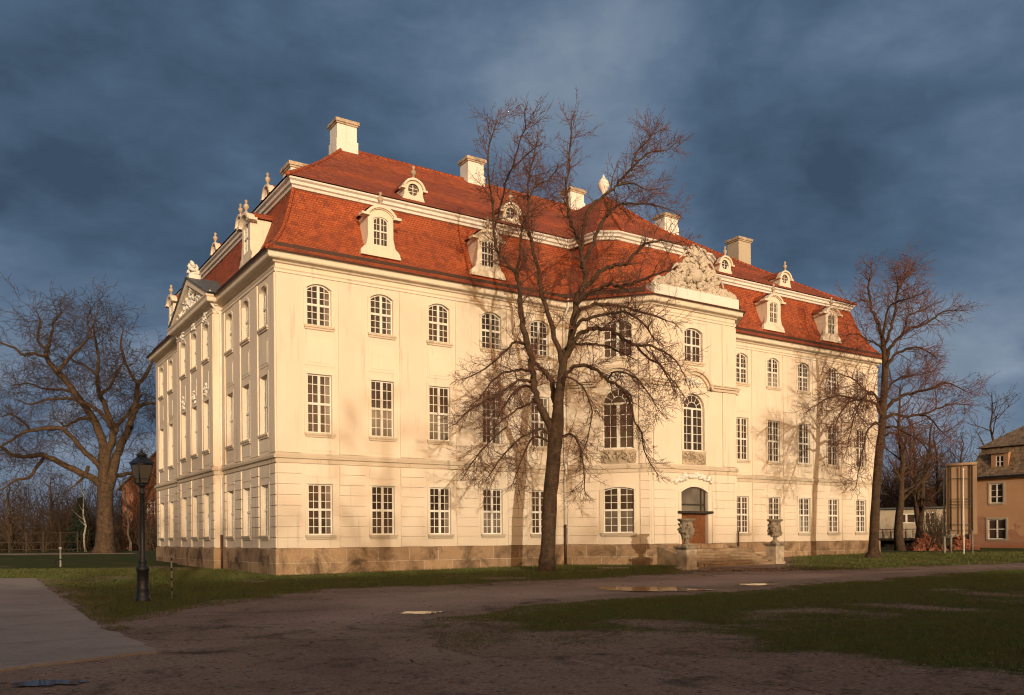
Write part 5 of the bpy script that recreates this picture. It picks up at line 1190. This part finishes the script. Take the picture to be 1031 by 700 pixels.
# ------------------------------------------------------------------ house on the right
HX = 61.5; d0 = at(976, 553, 1) - CAM
k_ = (HX - CAM.x) / d0.x; hc = CAM + d0 * k_; HY1 = hc.y; HZ = T(HX, HY1); HD = depth_of(hc)
def zat(px, py): r = ray(px, py); k = (HX - CAM.x) / r.x; p = CAM + r * k; return p.y, p.z
ye, ze = zat(985, 482.0)
HY0 = HY1 - 24; HW_ = 11.0
house = empty('house', (HX + HW_ / 2, (HY0 + HY1) / 2, HZ), 'two-storey ochre house with worn render and brown mansard tile roof', 'house')
HF = Fr((HX, HY1), (0, -1), (-1, 0))
def hu(px, py): y, z = zat(px, py); return HY1 - y, z
wins_ = []
for (xa, ya, xb, yb) in ((996.5, 487.5, 1010, 506.5), (994.5, 523, 1013, 543)):
    u0, z1 = hu(xa, ya); u1, z0 = hu(xb, yb); wins_.append((u0, u1, z0, z1))
wu0, wu1 = wins_[0][0], wins_[0][1]
ops = [(a, b_, c, d) for a, b_, c, d in wins_]
for k in (1, 2, 3):
    s = 5.0 * k; ops += [(wins_[0][0] + s, wins_[0][1] + s, wins_[0][2], wins_[0][3]), (wins_[1][0] + s, wins_[1][1] + s, wins_[1][2], wins_[1][3])]
hwl = MB(); wall(hwl, HF, 0, HY1 - HY0, HZ - .5, ze, ops, .16)
for y in (HY1, HY0): hwl.add([(HX, y, HZ - .5), (HX + HW_, y, HZ - .5), (HX + HW_, y, ze), (HX, y, ze)], [(0, 1, 2, 3)])
hwl.add([(HX + HW_, HY0, HZ - .5), (HX + HW_, HY1, HZ - .5), (HX + HW_, HY1, ze), (HX + HW_, HY0, ze)], [(0, 1, 2, 3)])
hwl.build('wall', 'ochre_worn', house)
for i, (a, b_, c, d) in enumerate(ops):
    wo = window(house, HF, a, b_, c, d, 0, cols=2, rows=(1, 2) if i % 2 == 0 else (1, 1), dep=.06, post=.11, transom=.08, fw=.08, sill=False)
    s_ = MB(); s_.fbox(HF, a - .16, a - .003, c - .12, d + .14, -.02, .03); s_.fbox(HF, b_ + .003, b_ + .16, c - .12, d + .14, -.02, .03); s_.fbox(HF, a, b_, d + .003, d + .14, -.02, .029); s_.fbox(HF, a, b_, c - .12, c - .003, -.02, .06); s_.build('surround', 'pale_plaster', wo)
# mansard: steep lower slope, flatter hipped upper slope
yk, zk = zat(984, 451); zk = max(ze + 1.8, zk)
def hring(s, z): return [(HX + s, HY1 - s, z), (HX + s, HY0 + s, z), (HX + HW_ - s, HY0 + s, z), (HX + HW_ - s, HY1 - s, z)]
hr_ = MB(); loft(hr_, [hring(-.42, ze - .05), hring(-.40, ze + .10), hring(.15, ze + .9), hring(.75, zk)]); hr_.add(hring(-.42, ze - .05), [(3, 2, 1, 0)]); hr_.build('mansard_roof', 'brown_tile', house)
hu_ = MB(); top_ = zk + 3.2; rr = [(HX + HW_ / 2, HY1 - 4.6, top_), (HX + HW_ / 2, HY0 + 4.6, top_)]; r4 = hring(.42, zk - .02)
hu_.add(r4 + rr, [(0, 1, 5, 4), (1, 2, 5), (2, 3, 4, 5), (3, 0, 4), (3, 2, 1, 0)]); hu_.build('upper_roof', 'brown_tile', house)
m_ = MB(); m_.tube([Vector((HX - .46, HY1 + .4, ze + .06)), Vector((HX - .46, HY0 - .4, ze + .06))], [.08] * 2, 8); m_.build('gutter', 'lead_grey', house)
# its dormer
for k in range(3):
    u0, z1 = hu(997, 457); u1, z0 = hu(1014.5, 473.5); u0 += k * 6; u1 += k * 6
    dm_ = MB(); wall(dm_, HF, u0, u1, z0 - .2, z1, [((u0 + u1) / 2 - .32, (u0 + u1) / 2 + .32, z0 + .25, z1 - .2)], .1, -.12)
    for u in (u0, u1): dm_.add([HF.P(u, z0 - .2, -.12), HF.P(u, z1, -.12), HF.P(u, z1 + .1, -2.2), HF.P(u, z0 - .2, -2.2)], [(0, 1, 2, 3)])
    do_ = dm_.build('dormer', 'ochre_plaster', house)
    window(do_, HF, (u0 + u1) / 2 - .32, (u0 + u1) / 2 + .32, z0 + .25, z1 - .2, 0, cols=2, rows=(1, 1), dep=.04, post=.06, transom=.05, fw=.05, sill=False, d=-.12)
    r_ = MB(); r_.hexa([HF.P(u0 - .2, z1 - .02, .08), HF.P(u1 + .2, z1 - .02, .08), HF.P(u1 + .2, z1 + .62, -2.4), HF.P(u0 - .2, z1 + .62, -2.4), HF.P(u0 - .2, z1 + .08, .08), HF.P(u1 + .2, z1 + .08, .08), HF.P(u1 + .2, z1 + .72, -2.4), HF.P(u0 - .2, z1 + .72, -2.4)]); r_.build('dormer_roof', 'brown_tile', do_)
# brick heap by the house corner and rubble before the annex
def heap(name, label, px, py, depth, wx, wy, h, n, seed):
    q = random.Random(seed); c = at(px, py, depth); c.z = T(c.x, c.y); m_ = MB()
    for _ in range(n):
        a = q.uniform(-1, 1); b_ = q.uniform(-1, 1); hh = h * max(.05, (1 - abs(a) ** 1.5)) * (1 - b_ * b_) * q.uniform(.2, 1); p = c + RGT0 * a * wx + FWD * b_ * wy + Vector((0, 0, hh)); M = Matrix.Rotation(q.uniform(0, 6.28), 3, unit(q)); s = Vector((.13, .065, .04)) * q.uniform(1.0, 1.9)
        m_.hexa([p + M @ Vector((sx * s.x, sy * s.y, sz * s.z)) for sx, sy, sz in ((-1, -1, -1), (1, -1, -1), (1, 1, -1), (-1, 1, -1), (-1, -1, 1), (1, -1, 1), (1, 1, 1), (-1, 1, 1))])
    o = m_.build(name, 'broken_brick', None); tag(o, label, 'rubble', None, 'stuff')
heap('brick_rubble', 'heap of broken red bricks before the annex', 933, 556, 66, 1.15, .8, 1.25, 700, 3)
heap('brick_rubble', 'pile of red bricks against the ochre house corner', 968, 555, 67, .9, .7, 1.15, 500, 4)
# ------------------------------------------------------------------ flat-roofed annex
AD = 78; pa = at(886, 550, AD); pb_ = at(953, 550, AD - 3); pa.z = T(pa.x, pa.y)
ax = (pb_ - pa); ax.z = 0; al = ax.length + 3; an_ = Fr(pa[:2], ax[:2], (ax.y, -ax.x)); 
if (CAM - pa).dot(an_.n) < 0: an_.n = -an_.n
annex = empty('annex_building', pa, 'low flat-roofed pale annex with two white windows on a dark base', 'building')
za = lambda py: at(915, py, AD - 1.5).z
ut = lambda px: (at(px, 520, AD - 1.5 - (px - 886) * .02) - pa).dot(an_.t)
ow = [(ut(900.5), ut(921), za(527), za(517)), (ut(930), ut(942), za(528), za(516))]
m_ = MB(); wall(m_, an_, -1.5, al, za(542), za(512.5), ow, .15); m_.add([an_.P(al, za(542), 0), an_.P(al, za(542), -8), an_.P(al, za(512.5), -8), an_.P(al, za(512.5), 0)], [(0, 1, 2, 3)]); m_.build('wall', 'pale_plaster', annex)
m_ = MB(); m_.fbox(an_, -1.5, al, pa.z - .4, za(542) - .003, -8, -.4); m_.build('base', 'dark_timber', annex)
m_ = MB(); m_.fbox(an_, -1.8, al + .3, za(512.5), za(511), -8.2, .35); m_.build('flat_roof', 'lead_grey', annex)
for a, b_, c, d in ow: window(annex, an_, a, b_, c, d, 0, cols=2, rows=(1, 0), dep=.05, post=.16, transom=0, fw=.11, mt=.02, sill=False)
rl = MB(); zr0, zr1 = za(543), za(533)
rl.fbox(an_, -1.5, ut(930), zr0 - .1, zr0, -.4, 1.2); an_slab = rl.build('terrace', 'dark_timber', annex)
rl = MB()
for i in range(9): u = -1.4 + (ut(928) + 1.4) * i / 8; rl.fbox(an_, u - .03, u + .03, zr0, zr1, 1.1, 1.16)
rl.fbox(an_, -1.5, ut(929), zr1 - .03, zr1 + .03, 1.09, 1.17); rl.build('railing', 'brown_metal', annex)
m_ = MB(); g0 = pa.z
for u in (-1.2, ut(905), ut(928)): m_.fbox(an_, u - .12, u + .12, g0 - .3, zr0 - .1, .9, 1.15)
m_.build('terrace_pier', 'dark_timber', annex)
c = at(933, 512, AD + 6); m_ = MB(); m_.box(c.x - .75, c.x + .75, c.y - .75, c.y + .75, T(c.x, c.y), c.z + 1.5); m_.box(c.x + .1, c.x + .8, c.y - .6, c.y + .6, c.z + 1.5, c.z + 1.9); o = m_.build('brick_stack', 'red_brick', None, bevel=.03); tag(o, 'ruined red brick stack showing above the annex roof', 'chimney')
# ------------------------------------------------------------------ banner frame and flagpoles
BDp = 57.0
def gp(px, d=BDp): p = at(px, 550, d); p.z = T(p.x, p.y); return p
A_, B_ = gp(957.5), gp(979.0, BDp - .6)
bf = empty('banner_frame', A_.lerp(B_, .5), 'tall banner frame of two posts with a beige sheet and tie wires', 'banner frame')
zt_, zb_ = at(968, 470, BDp).z, at(968, 538, BDp).z
for p, w_ in ((A_, .06), (B_, .06)):
    m_ = MB(); m_.tube([Vector((p.x, p.y, p.z - .2)), Vector((p.x, p.y, p.z + 1.6))], [w_ * 1.15] * 2, 10); m_.build('footing', 'weathered_post', bf)
    m_ = MB(); m_.tube([Vector((p.x, p.y, p.z + 1.55)), Vector((p.x, p.y, zt_ + .1))], [w_] * 2, 10); m_.build('post', 'dark_timber', bf)
m_ = MB(); ex = (B_ - A_).normalized(); m_.tube([Vector((*(A_ - ex * .28).xy, zt_ + .12)), Vector((*(B_ + ex * .32).xy, zt_ + .16))], [.10] * 2, 8); m_.build('top_beam', 'board_sheet', bf)
bn = Fr((A_ + ex * .12)[:2], ex[:2], (ex.y, -ex.x)); bl = (B_ - A_).length - .24
m_ = MB(); m_.fbox(bn, -.38, bl + .42, zb_, zt_ + .10, -.20, -.16); m_.build('sheet', 'board_sheet', bf)
for z in (.06, .14, .40, .44, .48, .52, .82):
    zz = zb_ + (zt_ - zb_) * z; m_ = MB(); m_.tube([bn.P(-.2, zz, .12), bn.P(bl + .2, zz, .12)], [.018] * 2, 5); m_.build('tie_wire', 'grey_metal', bf)
m_ = MB(); m_.tube([bn.P(bl * .5, zb_, .05), bn.P(bl * .5, zt_, .05)], [.04] * 2, 6); m_.build('middle_rail', 'grey_metal', bf)
def pole(name, px, py_top, d, r, mat_, label):
    p = gp(px, d); z = at(px, py_top, d).z; m_ = MB(); m_.tube([p - Vector((0, 0, .2)), Vector((p.x, p.y, p.z + .9)), Vector((p.x, p.y, z))], [r * 1.25, r, r * .75], 10); m_.lathe([(r * .7, 0), (r * 1.5, .04), (r * 1.5, .10), (.01, .16)], (p.x, p.y, z), 8); o = m_.build(name, mat_, None); tag(o, label, 'flagpole')
pole('flagpole', 951, 474, 58, .075, 'pole_grey', 'grey flagpole left of the banner frame')
pole('flagpole', 970.5, 474, 55.5, .036, 'white_paint', 'slim white flagpole in front of the beige banner sheet')

# ------------------------------------------------------------------ unseen buildings added behind the viewer to shade the foreground
def occluder(x0, x1, y0, y1, he, hr, label):
    o = empty('occluder', ((x0 + x1) / 2, (y0 + y1) / 2, 0), label, 'occluder', 'unseen buildings added for shade')
    m_ = MB(); fr = Fr((x1, y1), (-1, 0), (0, 1)); n = int((x1 - x0) / 4); cs_ = [(i + .5) * (x1 - x0) / n for i in range(n)]
    wall(m_, fr, 0, x1 - x0, -.3, he, [(c - .55, c + .55, 1.0, 2.7) for c in cs_], .15)
    for a, b_ in (((x0, y0), (x1, y0)), ((x0, y0), (x0, y1)), ((x1, y0), (x1, y1))): m_.add([(*a, -.3), (*b_, -.3), (*b_, he), (*a, he)], [(0, 1, 2, 3)])
    m_.build('wall', 'ochre_plaster', o)
    for c in cs_: window(o, fr, c - .55, c + .55, 1.0, 2.7, 0, cols=2, rows=(1, 2), sill=False)
    r_ = MB(); ym = (y0 + y1) / 2; e = .5; k = (ym - y0) * .8
    r_.add([(x0 - e, y0 - e, he - .1), (x1 + e, y0 - e, he - .1), (x1 + e, y1 + e, he - .1), (x0 - e, y1 + e, he - .1), (x0 + k, ym, hr), (x1 - k, ym, hr)], [(0, 1, 5, 4), (1, 2, 5), (2, 3, 4, 5), (3, 0, 4), (3, 2, 1, 0)]); r_.build('roof', 'brown_tile', o)
occluder(-72, 9.5, -70, -58, 6.2, 9.4, 'long ochre outbuilding with hipped tile roof, added unseen to shade the forecourt')
occluder(12.5, 72, -71, -59, 4.4, 6.7, 'lower ochre outbuilding with hipped tile roof, added unseen to shade the forecourt')

# unseen bare trees added behind these buildings; their crowns strain the low sun
first = bare('bare_tree', 'tall unseen bare tree added to filter the low sun', 'tree', 515, 600, 30, 15.5, 77, 0, .3, 18, .40, rmin=.016, group='unseen trees added for shade', dens=.8)
kids = list(first.children)
def place(o, x, y, a, k):
    o.location = (x, y, 0); o.rotation_euler.z = a; o.scale = (k, k, k)
b0_ = first.location.copy()
for c in kids:                                                      # meshes are built at their place: move the data to the root's own space
    c.data.transform(Matrix.Translation(-b0_)); c.matrix_parent_inverse = Matrix.Identity(4)
q = random.Random(70)
for i in range(17):
    r = first if i == 0 else first.copy()
    if i:
        COL.objects.link(r)
        for c in kids:
            d = c.copy(); COL.objects.link(d); d.parent = r
    x = -70 + i * 7.6 + q.uniform(-2, 2); place(r, x, -77 + q.uniform(-3, 2), q.uniform(0, 6.28), q.uniform(1.12, 1.28) if -36 < x < -8 else q.uniform(.78, .95))

# loose stones and clods on the bare ground
def clods(name, n, label):
    q = random.Random(99); V = []; F = []
    for _ in range(n):
        d = 6.5 + 22 * q.random() ** 1.5; lat = q.uniform(-.64, .64) * d; p = CAM + FWD * d + RGT0 * lat; r = q.uniform(.004, .011) * (1 + d / 30) * (2.0 if q.random() < .03 else 1)
        a = q.uniform(0, 6.28); e = Vector((math.cos(a), math.sin(a), 0)) * r; g = Vector((-math.sin(a), math.cos(a), 0)) * r * q.uniform(.6, 1); o = Vector((p.x, p.y, T(p.x, p.y) + .012)); k = len(V)
        V += [o - e, o - g, o + e, o + g, o + Vector((0, 0, r * q.uniform(.4, .9)))]; F += [(k, k + 1, k + 4), (k + 1, k + 2, k + 4), (k + 2, k + 3, k + 4), (k + 3, k, k + 4)]
    me = bpy.data.meshes.new(name); me.from_pydata(V, [], F); me.materials.append(MATS['dirt']); g = bpy.data.objects.new(name, me); COL.objects.link(g); tag(g, label, 'stones', None, 'stuff')
clods('pebbles', 26000, 'loose pebbles and clods of earth on the dirt and path')
